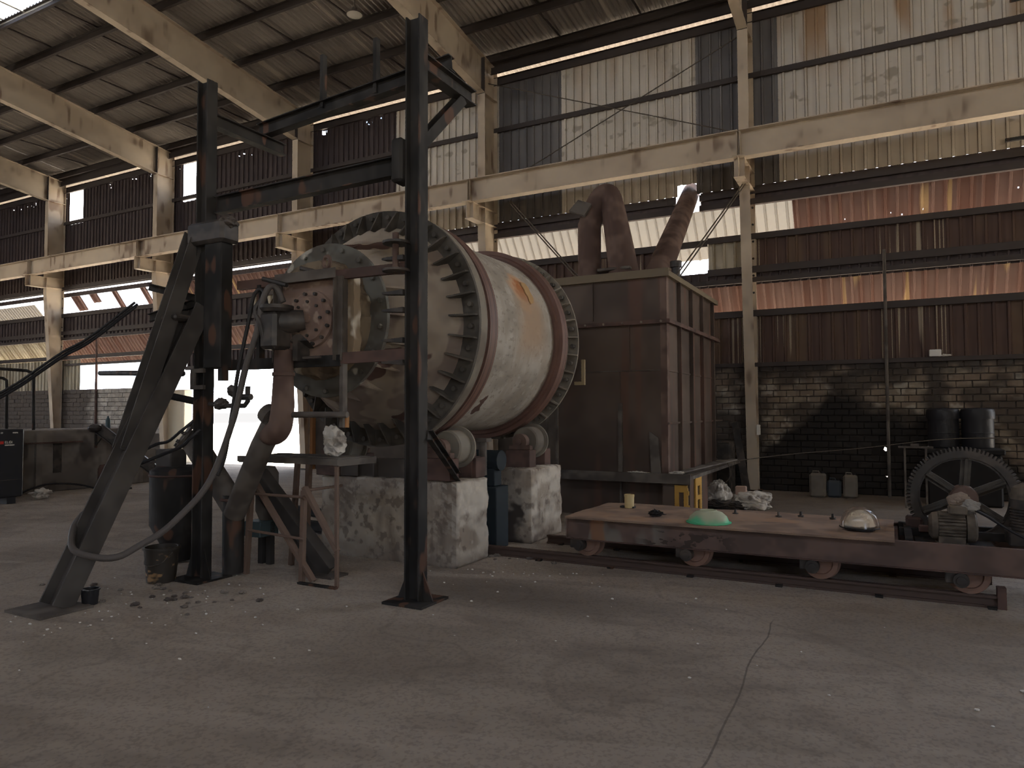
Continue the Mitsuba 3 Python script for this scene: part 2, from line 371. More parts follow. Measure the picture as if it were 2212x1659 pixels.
for nm, c, r in [('black_rubber', (.03, .028, .028), .5), ('grey_rubber', (.10, .09, .085), .6), ('yellow_paint', (.50, .29, .07), .7), ('blue_paint', (.055, .085, .095), .6), ('white_paint', (.68, .66, .62), .5), ('cream_plastic', (.60, .48, .25), .5),
                 ('helmet_white', (.80, .76, .66), .35), ('black_plastic', (.018, .018, .021), .45), ('blue_can', (.05, .062, .075), .5), ('cabinet_black', (.035, .037, .042), .4), ('red_paint', (.55, .05, .04), .5), ('pink_block', (.42, .30, .25), .9),
                 ('cable', (.025, .025, .028), .5), ('purlin', (.055, .045, .042), .65), ('pale_disc', (.55, .52, .46), .5), ('orange_rust', (.34, .17, .07), .8), ('glove', (.27, .215, .175), .9), ('yellow_dust', (.33, .27, .17), .9), ('cream_wall', (.58, .52, .40), .9), ('wire', (.09, .075, .06), .6), ('dark_rail', (.085, .058, .048), .55), ('dim_blue', (.016, .024, .03), .7), ('chamber_dust', (.17, .14, .10), .95), ('glove_grey', (.30, .285, .26), .9), ('torn', (.42, .27, .13), .9), ('rust_frame', (.16, .11, .085), .8), ('soot_black', (.014, .013, .013), .8)]:
    mat(nm, c, rough=r)
scene['mat_translucent'] = {'type': 'principledthin', 'base_color': rgb((0.26, 0.225, 0.175)), 'roughness': 0.7, 'diff_trans': 1.0, 'spec_trans': 0.0}
scene['mat_visor'] = {'type': 'principledthin', 'base_color': rgb((0.86, 0.81, 0.76)), 'roughness': 0.08, 'spec_trans': 0.93, 'diff_trans': 1.0, 'eta': 1.49}

# ------------------------------------------------------------------ mesh helpers


def cat(ms):
    ms = [m for m in ms if m is not None]
    return ms[0] if len(ms) == 1 else trimesh.util.concatenate(ms)


def box(x0, x1, y0, y1, z0, z1, c=0.0):
    x0, x1 = min(x0, x1), max(x0, x1); y0, y1 = min(y0, y1), max(y0, y1); z0, z1 = min(z0, z1), max(z0, z1)
    if c <= 0:
        m = trimesh.creation.box((x1 - x0, y1 - y0, z1 - z0))
        m.apply_translation(((x0 + x1) / 2, (y0 + y1) / 2, (z0 + z1) / 2))
        return m
    pts = []
    for ax in range(3):
        for sx in (0, 1):
            for sy in (0, 1):
                for sz in (0, 1):
                    q = [x0 if sx == 0 else x1, y0 if sy == 0 else y1, z0 if sz == 0 else z1]
                    for k, s in enumerate((sx, sy, sz)):
                        if k != ax:
                            q[k] += c if s == 0 else -c
                    pts.append(q)
    return trimesh.convex.convex_hull(np.array(pts))


def nrm(v):
    v = np.asarray(v, float)
    return v / max(np.linalg.norm(v), 1e-12)


def frame(p0, p1, up=(0, 0, 1)):
    w = nrm(np.subtract(p1, p0)); up = np.asarray(up, float)
    if abs(w @ nrm(up)) > 0.98:
        up = np.array([0, 1.0, 0]) if abs(w[1]) < 0.9 else np.array([1.0, 0, 0])
    u = nrm(np.cross(w, up)); v = np.cross(u, w)
    return u, v, w


def sweep(poly, p0, p1, up=(0, 0, 1)):
    """A profile (list of points: side, up) swept straight from p0 to p1."""
    u, v, w = frame(p0, p1, up)
    if not hasattr(poly, 'exterior'):
        poly = sg.Polygon(poly)
    m = trimesh.creation.extrude_polygon(poly, float(np.linalg.norm(np.subtract(p1, p0))), engine='earcut')
    M = np.eye(4); M[:3, 0], M[:3, 1], M[:3, 2], M[:3, 3] = u, v, w, p0
    m.apply_transform(M)
    return m


def I_(h, b, tw=.012, tf=.014):
    H, B, W = h / 2, b / 2, tw / 2
    return [(-B, -H), (B, -H), (B, -H + tf), (W, -H + tf), (W, H - tf), (B, H - tf), (B, H), (-B, H), (-B, H - tf), (-W, H - tf), (-W, -H + tf), (-B, -H + tf)]


def C_(h, b, t=.01, flip=1):
    H = h / 2
    q = [(0, -H), (b, -H), (b, -H + t), (t, -H + t), (t, H - t), (b, H - t), (b, H), (0, H)]
    return [(flip * x, y) for x, y in q]


def L_(a, t=.008, fx=1, fy=1):
    return [(fx * x, fy * y) for x, y in [(0, 0), (a, 0), (a, t), (t, t), (t, a), (0, a)]]


def R_(w, h):
    return [(-w / 2, -h / 2), (w / 2, -h / 2), (w / 2, h / 2), (-w / 2, h / 2)]


def spline(pts, n=8):
    p = np.asarray(pts, float)
    P = np.vstack([2 * p[0] - p[1], p, 2 * p[-1] - p[-2]])
    out = []
    for i in range(1, len(P) - 2):
        for t in np.linspace(0, 1, n, endpoint=False):
            a, b, c, d = P[i - 1:i + 3]
            out.append(0.5 * (2 * b + (c - a) * t + (2 * a - 5 * b + 4 * c - d) * t * t + (3 * b - a - 3 * c + d) * t ** 3))
    out.append(p[-1])
    return np.array(out)


def tube(pts, r, n=10, smooth=0):
    p = np.asarray(pts, float)
    r = np.array(np.broadcast_to(r, (len(p),)), float)
    if smooth:
        q = spline(p, smooth)
        r = np.interp(np.linspace(0, 1, len(q)), np.linspace(0, 1, len(p)), r); p = q
    t = np.gradient(p, axis=0); t /= np.linalg.norm(t, axis=1, keepdims=True) + 1e-12
    a = np.cross(t[0], [0, 0, 1] if abs(t[0][2]) < .9 else [1, 0, 0]); a = nrm(a)
    V = []
    ang = np.arange(n) * 2 * np.pi / n
    for i in range(len(p)):
        a = nrm(a - t[i] * (a @ t[i])); b = np.cross(t[i], a)
        V.append(p[i] + r[i] * (np.cos(ang)[:, None] * a + np.sin(ang)[:, None] * b))
    V = np.vstack(V + [p[:1], p[-1:]])
    F = []
    for i in range(len(p) - 1):
        for j in range(n):
            k = (j + 1) % n
            F += [[i * n + j, i * n + k, (i + 1) * n + k], [i * n + j, (i + 1) * n + k, (i + 1) * n + j]]
    e = len(p) * n; q = (len(p) - 1) * n
    for j in range(n):
        k = (j + 1) % n
        F += [[e, k, j], [e + 1, q + j, q + k]]
    return trimesh.Trimesh(V, F, process=False)


def cyl(p0, p1, r, n=20):
    return tube([p0, p1], r, n)


def lathe(prof, c, axis, n=48, closed=True):
    """Profile (radius, distance along the axis) turned about the axis through c."""
    axis = nrm(axis); u, v, _ = frame((0, 0, 0), axis)
    pr = list(prof) + ([prof[0]] if closed else [])
    m = len(pr); ang = np.arange(n) * 2 * np.pi / n
    V = np.vstack([np.asarray(c) + t * axis + r * (np.cos(ang)[:, None] * u + np.sin(ang)[:, None] * v) for r, t in pr])
    F = []
    for i in range(m - 1):
        for j in range(n):
            k = (j + 1) % n
            a, b, cc, d = i * n + j, i * n + k, (i + 1) * n + k, (i + 1) * n + j
            if pr[i][0] > 1e-9:
                F.append([a, b, cc])
            if pr[i + 1][0] > 1e-9:
                F.append([a, cc, d])
    return trimesh.Trimesh(V, F, process=False)


def torus(c, axis, R, r, n=32, m=10):
    return lathe([(R + r * math.cos(a), r * math.sin(a)) for a in np.arange(m) * 2 * math.pi / m], c, axis, n)


def hull(pts):
    return trimesh.convex.convex_hull(np.asarray(pts, float))


def prism(poly, p0, p1):
    """Convex plate given by 3-D corner points, thickened by the offset p1-p0."""
    d = np.subtract(p1, p0) / 2
    P = np.asarray(poly, float)
    return hull(np.vstack([P - d, P + d]))


def lump(c, s, seed, amp=.35, sub=3, freq=2.2, flat=None):
    m = trimesh.creation.icosphere(subdivisions=sub)
    v = m.vertices
    n = meshkit.fbm(v * freq + seed * 3.7, 4, seed)
    r = 1 + amp * (np.abs(n - .5) * 4 - .6)
    v = v * r[:, None] * np.asarray(s)
    if flat is not None:
        v[:, 2] = np.maximum(v[:, 2], flat)
    return trimesh.Trimesh(v + np.asarray(c), m.faces, process=False)


# ------------------------------------------------------------------ registering things and parts
def uniq(name):
    if name not in scene and name not in labels and name not in USED:
        USED.add(name); return name
    i = 1
    while f'{name}_{i:03d}' in USED:
        i += 1
    USED.add(f'{name}_{i:03d}')
    return f'{name}_{i:03d}'


USED = set()


def thing(name, label, cat_, group=None, kind=None):
    k = uniq(name); d = {'label': label}
    if cat_:
        d['category'] = cat_
    if group:
        d['group'] = group
    if kind:
        d['kind'] = kind
    labels[k] = d
    return k


def shape(k, mesh, m, smooth=False, **kw):
    if 'UVS' in globals() and id(mesh) in UVS:
        kw['uv'] = UVS[id(mesh)][1]
    scene[k] = mikit.ply(mesh, 'mat_' + m, smooth, **kw)


def part(parent, name, mesh, m, smooth=False, label=None, kind=None):
    k = uniq(parent + '__' + name)
    shape(k, mesh, m, smooth)
    d = {}
    if label:
        d['label'] = label
    if kind:
        d['kind'] = kind
    if d:
        labels[k] = d
    return k


def copy_part(parent, name, ply_dict, M=None, kind=None):
    k = uniq(parent + '__' + name)
    scene[k] = dict(ply_dict)
    if M is not None:
        scene[k]['to_world'] = T(M)
    return k


def single(name, mesh, m, label, cat_, smooth=False, group=None, kind=None):
    k = thing(name, label, cat_, group, kind)
    shape(k, mesh, m, smooth)
    return k


# ================================================================== the setting
YW = 15.05            # inner face of the long wall
XC = [-2.43 - 6.03 * k for k in range(5)]      # columns, from the right


def ZR(y):            # underside of the roof sheets
    return 10.2 + 0.135 * (15.05 - y)


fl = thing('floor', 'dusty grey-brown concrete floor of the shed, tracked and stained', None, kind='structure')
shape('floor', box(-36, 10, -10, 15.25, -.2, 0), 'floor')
single('ground_outside', cat([box(-90, 60, 15.25, 120, -.25, -.03), box(-90, 60, -60, -10, -.25, -.03), box(10, 60, -10, 15.25, -.25, -.03), box(-90, -36, -10, 15.25, -.25, -.03)]), 'earth', 'sunlit sandy ground outside the shed door', None, kind='structure')

wall = thing('wall_back', 'long side wall of ribbed sheets above sooty brickwork, behind the furnace', None, kind='structure')
wall2 = thing('wall_left', 'far left stretch of the long wall with the open doorway and broken sheets', None, kind='structure')


def W(x):
    return wall if x > -14.45 else wall2


def sheet(x0, x1, z0, z1, y0, y1, pitch=.2, rib=.04, corr=False, holes=()):
    """A ribbed sheet from (y0, z0) at the bottom to (y1, z1) at the top; ribs stand out to the inside."""
    w = x1 - x0; n = max(1, round(w / pitch)); q = w / n
    xs, d = [x0], [0]
    for i in range(n):
        b = x0 + i * q
        if corr:
            for t in np.linspace(0, 1, 7)[1:]:
                xs.append(b + t * q); d.append(rib * (0.5 - 0.5 * math.cos(2 * math.pi * t)))
        else:
            xs += [b + .36 * q, b + .42 * q, b + .58 * q, b + .64 * q, b + q]; d += [0, rib, rib, 0, 0]
    xs, d = np.array(xs), np.array(d); m = len(xs)
    if len(holes):
        nx = np.unique(np.concatenate([xs] + [[a - r, a, a + r] for a, _, r in holes])); nx = nx[(nx >= x0 - 1e-6) & (nx <= x1 + 1e-6)]
        d = np.interp(nx, xs, d); xs = nx; m = len(xs)
        ts = np.unique(np.concatenate([[0, 1]] + [[(b - r - z0) / (z1 - z0), (b + r - z0) / (z1 - z0)] for _, b, r in holes])); ts = ts[(ts >= 0) & (ts <= 1)]
        dv = nrm((0, -(z1 - z0), (y1 - y0)))
        V = np.vstack([np.stack([xs, y0 + (y1 - y0) * t + d * dv[1], z0 + (z1 - z0) * t + d * dv[2]], 1) for t in ts])
        F = []
        for j in range(len(ts) - 1):
            zm = z0 + (z1 - z0) * (ts[j] + ts[j + 1]) / 2
            for i in range(m - 1):
                xm = (xs[i] + xs[i + 1]) / 2
                if not any(abs(xm - a) < r and abs(zm - b) < r for a, b, r in holes):
                    k = j * m + i
                    F += [[k, k + 1, k + m + 1], [k, k + m + 1, k + m]]
        m_ = trimesh.Trimesh(V, F, process=False)
        UVS[id(m_)] = (m_, np.stack([np.tile((xs - x0) / q, len(ts)), np.repeat(ts, m)], 1))
        return m_
    dv = nrm((0, -(z1 - z0), (y1 - y0)))     # out of the sheet, inwards
    V = np.vstack([np.stack([xs, y0 + d * dv[1], z0 + d * dv[2]], 1), np.stack([xs, y1 + d * dv[1], z1 + d * dv[2]], 1)])
    F = []
    for i in range(m - 1):
        F += [[i, i + 1, m + i + 1], [i, m + i + 1, m + i]]
    m_ = trimesh.Trimesh(V, F, process=False)
    u = (xs - x0) / q
    UVS[id(m_)] = (m_, np.vstack([np.stack([u, 0 * u], 1), np.stack([u, 0 * u + 1], 1)]))
    return m_


UVS = {}
hr_ = np.random.default_rng(12)


def run(x0, x1, z0, z1, m, n=None, name='cladding_sheet', y0=None, y1=None, pin=None, **kw):
    n = n or max(1, round((x1 - x0) / .83))
    for i in range(n):
        a, b = x0 + (x1 - x0) * i / n, x0 + (x1 - x0) * (i + 1) / n
        yo = YW + .02 + .006 * (i % 2)
        if pin:      # rusted-through pinholes: (how many, lowest, highest)
            kw['holes'] = [(hr_.uniform(a + .05, b - .05), hr_.uniform(pin[1], pin[2]), hr_.choice([.008, .012, .018])) for _ in range(hr_.integers(0, pin[0] + 1))]
        part(W((a + b) / 2), name, sheet(a, b + .02, z0, z1, yo if y0 is None else y0, yo if y1 is None else y1, **kw), m)


ZT, ZB = 9.66, 6.22
run(-1.86, 3.08, ZB, ZT, 'cream_sheet', 6)
run(-3.53, -1.86, ZB, ZT, 'grey_sheet', 2)
run(-6.67, -4.30, ZB, ZT, 'cream_sheet', 3)
run(-4.30, -3.96, ZB, ZT, 'cream_sheet', 1)
run(-3.96, -3.53, 6.46, ZT, 'cream_sheet', 1)
run(-8.35, -6.67, ZB, ZT, 'grey_sheet', 2)
run(-11.5, -8.35, ZB, ZT, 'cream_sheet', 4)
run(-19.2, -14.4, ZB, ZT, 'dark_sheet', 6, pin=(4, 9.42, 9.6))
run(-14.4, -13.6, ZB, ZT, 'dark_sheet', 1, holes=[(-14.05, 9.54, .06), (-13.93, 9.57, .03), (-13.7, 9.56, .015)])
run(-13.6, -11.5, ZB, ZT, 'dark_sheet', 3, pin=(4, 9.35, 9.58))
run(-20.1, -19.2, ZB, 8.40, 'dark_sheet', 1)
run(-25.5, -20.1, ZB, ZT, 'dark_sheet', 6, pin=(5, 9.45, 9.6))
run(-26.35, -25.5, ZB, 8.45, 'dark_sheet', 1)
run(-34, -26.35, ZB, ZT, 'dark_sheet', 9, pin=(6, 9.45, 9.6))
# flashing below the upper sheets (a slit of daylight runs along it on the left)
for a, b in [(-3.44, 3.08), (-8.35, -3.98), (-14.4, -8.35)]:
    part(wall, 'flashing', box(a, b, YW, YW + .03, 5.82, ZB), 'dark_sheet')
for a, b in [(-20.5, -14.5), (-26.5, -20.5), (-34, -26.5)]:
    part(wall2, 'flashing', box(a, b, YW, YW + .03, 6.01, ZB), 'dark_sheet')
    part(wall2, 'flashing', box(a, b, YW, YW + .03, 5.80, 5.94), 'dark_sheet')
# upper louvres: sheets hung outside, leaning out towards the bottom
LO = dict(name='louvre_sheet', y0=YW + .72, y1=YW + .08)
run(-1.66, 3.08, 4.95, 5.86, 'pink_sheet', 6, pin=(6, 5.15, 5.6), **LO)
run(-8.35, -1.66, 4.95, 5.86, 'translucent', 8, **LO)
run(-9.9, -8.35, 4.95, 5.86, 'translucent', 2, **LO)
run(-20.5, -9.9, 4.95, 5.86, 'pink_sheet', 12, **LO)
for a, b, z in [(-26.3, -25.75, 5.35), (-25.2, -24.75, 5.55), (-23.9, -23.6, 5.2), (-22.35, -22.05, 5.3), (-21.2, -20.5, 4.95)]:
    run(a, b, z, 5.86, 'pink_sheet', 1, name='louvre_sheet', y0=YW + .08 + .64 * (5.86 - z) / .91, y1=YW + .08)
run(-34, -28.6, 4.95, 5.70, 'translucent', 6, **LO)
# middle band of cladding
run(-2.45, 3.08, 4.50, 5.20, 'brown_sheet', 7)
run(-3.30, -2.45, 4.50, 5.20, 'pale_sheet', 1)
run(-14.4, -4.20, 4.50, 5.20, 'brown_sheet', 12)
run(-16.8, -14.4, 4.50, 5.20, 'pale_sheet', 3)
run(-34, -16.8, 4.25, 5.20, 'dark_sheet', 20)
run(-16.8, 3.08, 4.18, 4.50, 'dark_sheet', 22)
# lower louvres
LO2 = dict(name='louvre_sheet', y0=YW + .72, y1=YW + .08)
run(-27.5, 3.08, 3.38, 4.27, 'pink_sheet', 34, **LO2)
run(-34, -27.5, 3.38, 4.27, 'pale_sheet', 7, **LO2)
# lower cladding, door opening between x=-19.75 and -14.3
run(-14.3, 3.08, 2.52, 3.60, 'brown_sheet', 20)
run(-19.75, -14.3, 2.96, 3.50, 'dark_sheet', 6)
run(-26.3, -25.5, 2.42, 3.50, 'pale_sheet', 1)
run(-34, -26.3, 2.42, 3.50, 'pale_sheet', 9)
# brickwork: mortar bed with the bricks standing proud of it
HOLES = [(-.105, -.005, .83, .915), (-.08, -.045, .335, .37)]
bed = sg.box(-14.3, 0, 3.08, 2.5)
for a, b, c, d in HOLES:
    bed = bed.difference(sg.Polygon([(a, c + .03), (a + .3 * (b - a), c), (a + .7 * (b - a), c + .01), (b, c + .4 * (d - c)), (b - .1 * (b - a), d), (a + .55 * (b - a), d - .25 * (d - c)), (a + .2 * (b - a), d)]))
mm = trimesh.creation.extrude_polygon(bed, .05, engine='earcut')
mm.apply_transform(np.array([[1, 0, 0, 0], [0, 0, -1, YW + .062], [0, 1, 0, 0], [0, 0, 0, 1.0]]))
part(wall, 'mortar', mm, 'mortar')
part(wall2, 'mortar', box(-34, -20.7, YW + .012, YW + .22, 0, 2.42), 'mortar')
part(wall2, 'door_pier', box(-20.7, -19.75, YW - .08, YW + .22, 0, 2.32, .02), 'cream_wall')
part(wall2, 'door_jamb', box(-14.38, -14.28, YW - .12, YW + .10, 0, 2.96, .01), 'orange_rust')


def brick_mesh(w, h, seed):
    r = np.random.default_rng(seed)
    m = box(-w / 2, w / 2, -.02, .05, -h / 2, h / 2, .008)
    m.vertices += r.uniform(-.004, .004, m.vertices.shape)
    return m


BR = [mikit.ply(brick_mesh(.235, .108, s), 'mat_brick') for s in range(4)]
BL = [mikit.ply(brick_mesh(.385, .135, s), 'mat_block') for s in range(4)]


def bricks(w, name, variants, x0, x1, z0, z1, pw, ph, stuff=None):
    rest = []
    for j in range(int(round((z1 - z0) / ph))):
        z = z0 + ph * (j + .5); x = x0 + (pw / 2 if j % 2 else 0) + pw / 2
        while x < x1:
            if w == wall and any(a < x + pw * .35 and b > x - pw * .35 and c < z + ph * .35 and d > z - ph * .35 for a, b, c, d in HOLES):
                x += pw; continue
            M = np.eye(4); M[:3, 3] = (x + random.uniform(-.004, .004), YW + random.uniform(-.006, .006), z)
            if stuff is None:
                copy_part(w, name, random.choice(variants), M)
            else:
                b = brick_mesh(pw - .015, ph - .017, random.randrange(99)); b.apply_transform(M); rest.append(b)
            x += pw
    if rest:
        part(w, name + 'work', cat(rest), stuff, kind='stuff')


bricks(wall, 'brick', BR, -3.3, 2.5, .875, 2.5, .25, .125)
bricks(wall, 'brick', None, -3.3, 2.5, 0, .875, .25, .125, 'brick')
bricks(wall2, 'block', BL, -26.6, -20.75, .90, 2.42, .40, .152)
bricks(wall2, 'block', None, -33, -26.6, .9, 2.42, .40, .152, 'block')
# other sides, open for the daylight behind the camera
single('wall_front', cat([sheet(-36, 9, 0, 11.2, -9.5, -9.5)]), 'pale_sheet', 'opposite long wall of the shed, open above', None, kind='structure')
single('wall_right', cat([box(8.9, 8.95, -9.5, 15.1, 6.2, 13.4), box(8.9, 8.95, -3.5, 15.1, 0, 6.2)]), 'pale_sheet', 'right gable wall with an open bay', None, kind='structure')
single('wall_far_left', cat([box(-34.05, -34, -9.5, 15.1, 5.5, 13.4), box(-34.05, -34, 9.0, 15.1, 0, 5.5)]), 'dark_sheet', 'far left gable wall', None, kind='structure')

# roof
roof = thing('ceiling', 'corrugated roof sheets over dark purlins, daylight showing under the eave', None, kind='structure')


def roof_mesh(x0, x1, y0, y1, lift=0., n=8, amp=.042):
    seg = 6; xs = np.linspace(x0, x1 + .05, n * seg + 1)
    d = amp * (0.5 + 0.5 * np.cos((xs - x0) / ((x1 - x0) / n) * 2 * np.pi)) + lift
    V = np.vstack([np.stack([xs, np.full_like(xs, y0), ZR(y0) + d + .012], 1), np.stack([xs, np.full_like(xs, y1), ZR(y1) + d], 1)])
    m = len(xs); i = np.arange(m - 1)
    F = np.vstack([np.stack([i, i + 1, m + i + 1], 1), np.stack([i, m + i + 1, m + i], 1)])
    return trimesh.Trimesh(V, F, process=False)


rows = [(15.95, 13.40), (13.52, 11.25), (11.37, 8.98), (9.10, 6.9)]
for r, (ya, yb) in enumerate(rows):
    for i in range(35):
        xa = 3.1 - 1.04 * (i + 1)
        if r == 3 and i in (19, 20):
            continue
        part(roof, 'roof_sheet', roof_mesh(xa, xa + 1.04, ya, yb, lift=.004 * (i % 2)), 'roof')
rest = []
for ya, yb in [(7.0, 0.0), (0.0, -9.8)]:
    rest.append(roof_mesh(-34, 9, ya + (.1 if ya > 5 else .0), yb, n=330))
rest.append(roof_mesh(2.97, 9, 15.95, 6.9, lift=.03, n=46))
part(roof, 'roof_sheeting', cat(rest), 'roof', kind='stuff')
ridge = part(roof, 'skylight_frame', cat([box(-18.85, -16.6, 9.02, 9.08, ZR(9.05) - .05, ZR(9.05) + .0), box(-17.76, -17.70, 6.9, 9.07, ZR(9.2) + .0, ZR(8.0) + .06)]), 'pale_disc')

# purlins
ORD = ['first', 'second', 'third', 'fourth', 'fifth', 'sixth', 'seventh', 'eighth', 'ninth']
PY = [14.72, 13.55, 12.40, 11.27, 10.15, 9.03, 7.9, 6.8]
for i, y in enumerate(PY):
    single('roof_purlin', sweep(C_(.19, .07, .006), (-34, y, ZR(y) - .10), (8.9, y, ZR(y) - .10)), 'purlin', f'dark steel purlin under the roof sheets, {ORD[i]} up from the eave', 'purlin', group='roof purlins')
for y in [4.5, 2.2, 0.3, -2.2, -4.5, -6.8, -9.3]:
    single('roof_purlin', sweep(C_(.19, .07, .006), (-34, y, ZR(y) - .10), (8.9, y, ZR(y) - .10)), 'purlin', 'dark steel purlin under the roof behind the camera', 'purlin', group='roof purlins behind the camera')
single('eave_beam', cat([sweep(C_(.20, .06, .008), (-34, YW - .02, 9.72), (3.08, YW - .02, 9.72)), sweep(C_(.33, .05, .008), (-34, 14.86, 10.005), (3.08, 14.86, 10.005))]), 'purlin', 'dark eave beam along the top of the long wall', 'beam')
# sag members between purlins
sr = thing('sag_rod', 'thin dark sag rods running between the roof purlins', 'rod', kind='stuff')
ms = []
for k in range(-1, 5):
    for f in (.36, .68):
        x = (XC[k] if k >= 0 else 3.6) - 6.03 * f
        for y0, y1 in zip(PY[:-1], PY[1:]):
            ms.append(box(x - .018, x + .018, y1, y0, ZR((y0 + y1) / 2) - .075, ZR((y0 + y1) / 2) - .045))
shape(sr, cat(ms), 'purlin')

# columns (tapered below the crane bracket) and rafters
NAMES = ['rightmost cream steel column, beside the brick wall with soot', 'cream steel column right behind the furnace shell, second from the right', 'cream steel column behind the front hood of the furnace, third from the right',
         'cream steel column with a bright wall hole beside its top, fourth from the right', 'leftmost cream steel column']
RN = ['cream roof rafter at the top right, landing on the rightmost column', 'cream roof rafter above the dark front post, second from the right', 'cream roof rafter in the middle of the roof, third from the right', 'cream roof rafter left of the dark mast, fourth from the right', 'leftmost cream roof rafter']


def yf(z):   # inner flange line of the column
    return 14.40 if z >= 5.8 else 14.40 + .42 * (5.8 - z) / 5.8


for k, x in enumerate(XC):
    c = thing('steel_column', NAMES[k], 'column')
    yb = 14.99
    part(c, 'web', cat([prism([(x, 14.82, 0), (x, yb, 0), (x, yb, 9.25), (x, 14.40, 9.25), (x, 14.40, 5.8)], (-.006, 0, 0), (.006, 0, 0))]), 'cream_steel')
    part(c, 'inner_flange', cat([hull([(x - .1, yf(0) - .012, 0), (x + .1, yf(0) - .012, 0), (x - .1, yf(0), 0), (x + .1, yf(0), 0), (x - .1, 14.388, 5.8), (x + .1, 14.388, 5.8), (x - .1, 14.40, 5.8), (x + .1, 14.40, 5.8)]), box(x - .1, x + .1, 14.388, 14.40, 5.8, 9.22)]), 'cream_steel')
    part(c, 'outer_flange', box(x - .1, x + .1, yb, yb + .012, 0, 10.02), 'cream_steel')
    part(c, 'knee_plate', prism([(x, 14.40, 9.22), (x, yb, 9.22), (x, yb, 10.02), (x, 14.40, 10.06)], (-.006, 0, 0), (.006, 0, 0)), 'cream_steel')
    part(c, 'stiffener', cat([box(x - .1, x + .1, 14.40, yb, 9.20, 9.215), box(x - .1, x + .1, 14.40, yb, 6.44, 6.455), box(x - .1, x + .1, 14.40, yb, 6.08, 6.092), box(x - .1, x - .085, 14.385, 14.4, 9.2, 10.0)]), 'cream_steel')
    b = part(c, 'crane_bracket', cat([box(x - .1, x + .1, 13.68, 14.39, 6.42, 6.435), box(x - .1, x + .1, 13.78, 14.39, 6.05, 6.062), box(x - .006, x + .006, 13.72, 14.39, 6.06, 6.42), box(x - .1, x + .1, 13.85, 13.862, 6.06, 6.42)]), 'cream_steel')
    part(c, 'base_plate', box(x - .16, x + .16, 14.72, 15.02, 0, .02), 'dark_steel')
    for j in range(6):
        part(c, 'bolt', cyl((x + .05, yb - .018, 4.0 + j * .35), (x + .05, yb, 4.0 + j * .35), .022, 8), 'dark_steel')
    r = thing('roof_rafter', RN[k], 'rafter')
    y1 = -9.4
    zt, zb = (lambda y: ZR(y) - .20), (lambda y: 9.21 + .135 * (14.40 - y) * (1.03 if y > 8 else 1.0) if y > 8 else ZR(y) - .80)
    ys = [14.40, 8.0, 0.0]
    wm = [prism([(x, 14.40, zb(14.4)), (x, 14.40, zt(14.4)), (x, 8, zt(8)), (x, 8, zb(8.001))], (-.005, 0, 0), (.005, 0, 0)), prism([(x, 8, ZR(8) - .80), (x, 8, zt(8)), (x, 0, zt(0)), (x, 0, ZR(0) - .8)], (-.005, 0, 0), (.005, 0, 0)),
          prism([(x, 0, ZR(0) - .80), (x, 0, zt(0)), (x, y1, zt(y1)), (x, y1, ZR(y1) - .8)], (-.005, 0, 0), (.005, 0, 0))]
    part(r, 'web', cat(wm), 'cream_steel')
    part(r, 'bottom_flange', cat([sweep(R_(.2, .014), (x, 14.46, zb(14.46)), (x, 8, zb(8.001))), sweep(R_(.2, .014), (x, 8, zb(8.001)), (x, 0, ZR(0) - .8)), sweep(R_(.2, .014), (x, 0, ZR(0) - .8), (x, y1, ZR(y1) - .8))]), 'cream_steel')
    part(r, 'top_flange', cat([sweep(R_(.2, .014), (x, 14.99, zt(14.99)), (x, 0, zt(0))), sweep(R_(.2, .014), (x, 0, zt(0)), (x, y1, zt(y1)))]), 'cream_steel')
    part(r, 'end_plate', box(x - .1, x + .1, 14.375, 14.39, 9.2, 10.07), 'purlin')

# crane girders, one per bay
GN = ['cream crane girder at the right edge of the photo', 'cream crane girder over the steel chamber, right of the furnace', 'cream crane girder passing behind the dark front post', 'cream crane girder behind the dark mast', 'leftmost cream crane girder', 'cream crane girder beyond the leftmost column']
for k in range(6):
    xa = XC[k - 1] if k else 3.6
    xb = XC[k] if k < 5 else -33.5
    g = thing('crane_girder', GN[k], 'girder')
    part(g, 'web', box(xb + .01, xa - .01, 13.90, 13.912, 6.45, 6.94), 'cream_steel')
    part(g, 'top_flange', box(xb + .01, xa - .01, 13.76, 14.06, 6.935, 6.955), 'cream_steel')
    part(g, 'bottom_flange', box(xb + .01, xa - .01, 13.80, 14.02, 6.437, 6.455), 'cream_steel')
    for xx in (xb + .02, xa - .04):
        part(g, 'stiffener', box(xx, xx + .012, 13.80, 14.02, 6.455, 6.935), 'cream_steel')

# wall rails
def girt(z, h, a, b, lab, m='purlin', y=14.98, d=.07):
    single('wall_rail', sweep(C_(h, d, .008), (b, y, z), (a, y, z)), m, lab, 'rail')


girt(8.50, .11, -34, 3.08, 'dark horizontal wall rail across the middle of the upper cladding')
girt(6.10, .13, -3.46, 3.08, 'upper dark rail under the cream sheets, right of the slanting duct')
girt(6.10, .13, -34, -3.96, 'upper dark rail under the cream sheets, left of the slanting duct')
girt(5.88, .12, -3.46, 3.08, 'dark rail along the top of the pink louvres, right of the slanting duct')
girt(5.88, .12, -14.4, -3.96, 'dark rail along the top of the bright louvres behind the ducts')
girt(5.12, .14, -34, -3.3, 'dark rail at the bottom of the upper louvres, left part')
girt(5.16, .12, -3.3, 3.08, 'dark rail at the bottom of the pink upper louvres')
girt(4.48, .14, -34, -4.2, 'dark rail under the middle cladding, left part')
girt(4.48, .14, -3.3, 3.08, 'dark rail under the streaked middle cladding at the right')
girt(4.27, .10, -34, 3.08, 'dark rail along the top of the lower louvres')
girt(3.58, .13, -34, 3.08, 'dark rail under the orange-pink lower louvres')
girt(3.0, .12, -19.75, -14.3, 'dark lintel rail over the bright doorway')
girt(2.53, .08, -14.3, 3.08, 'dark rail along the top of the brickwork')
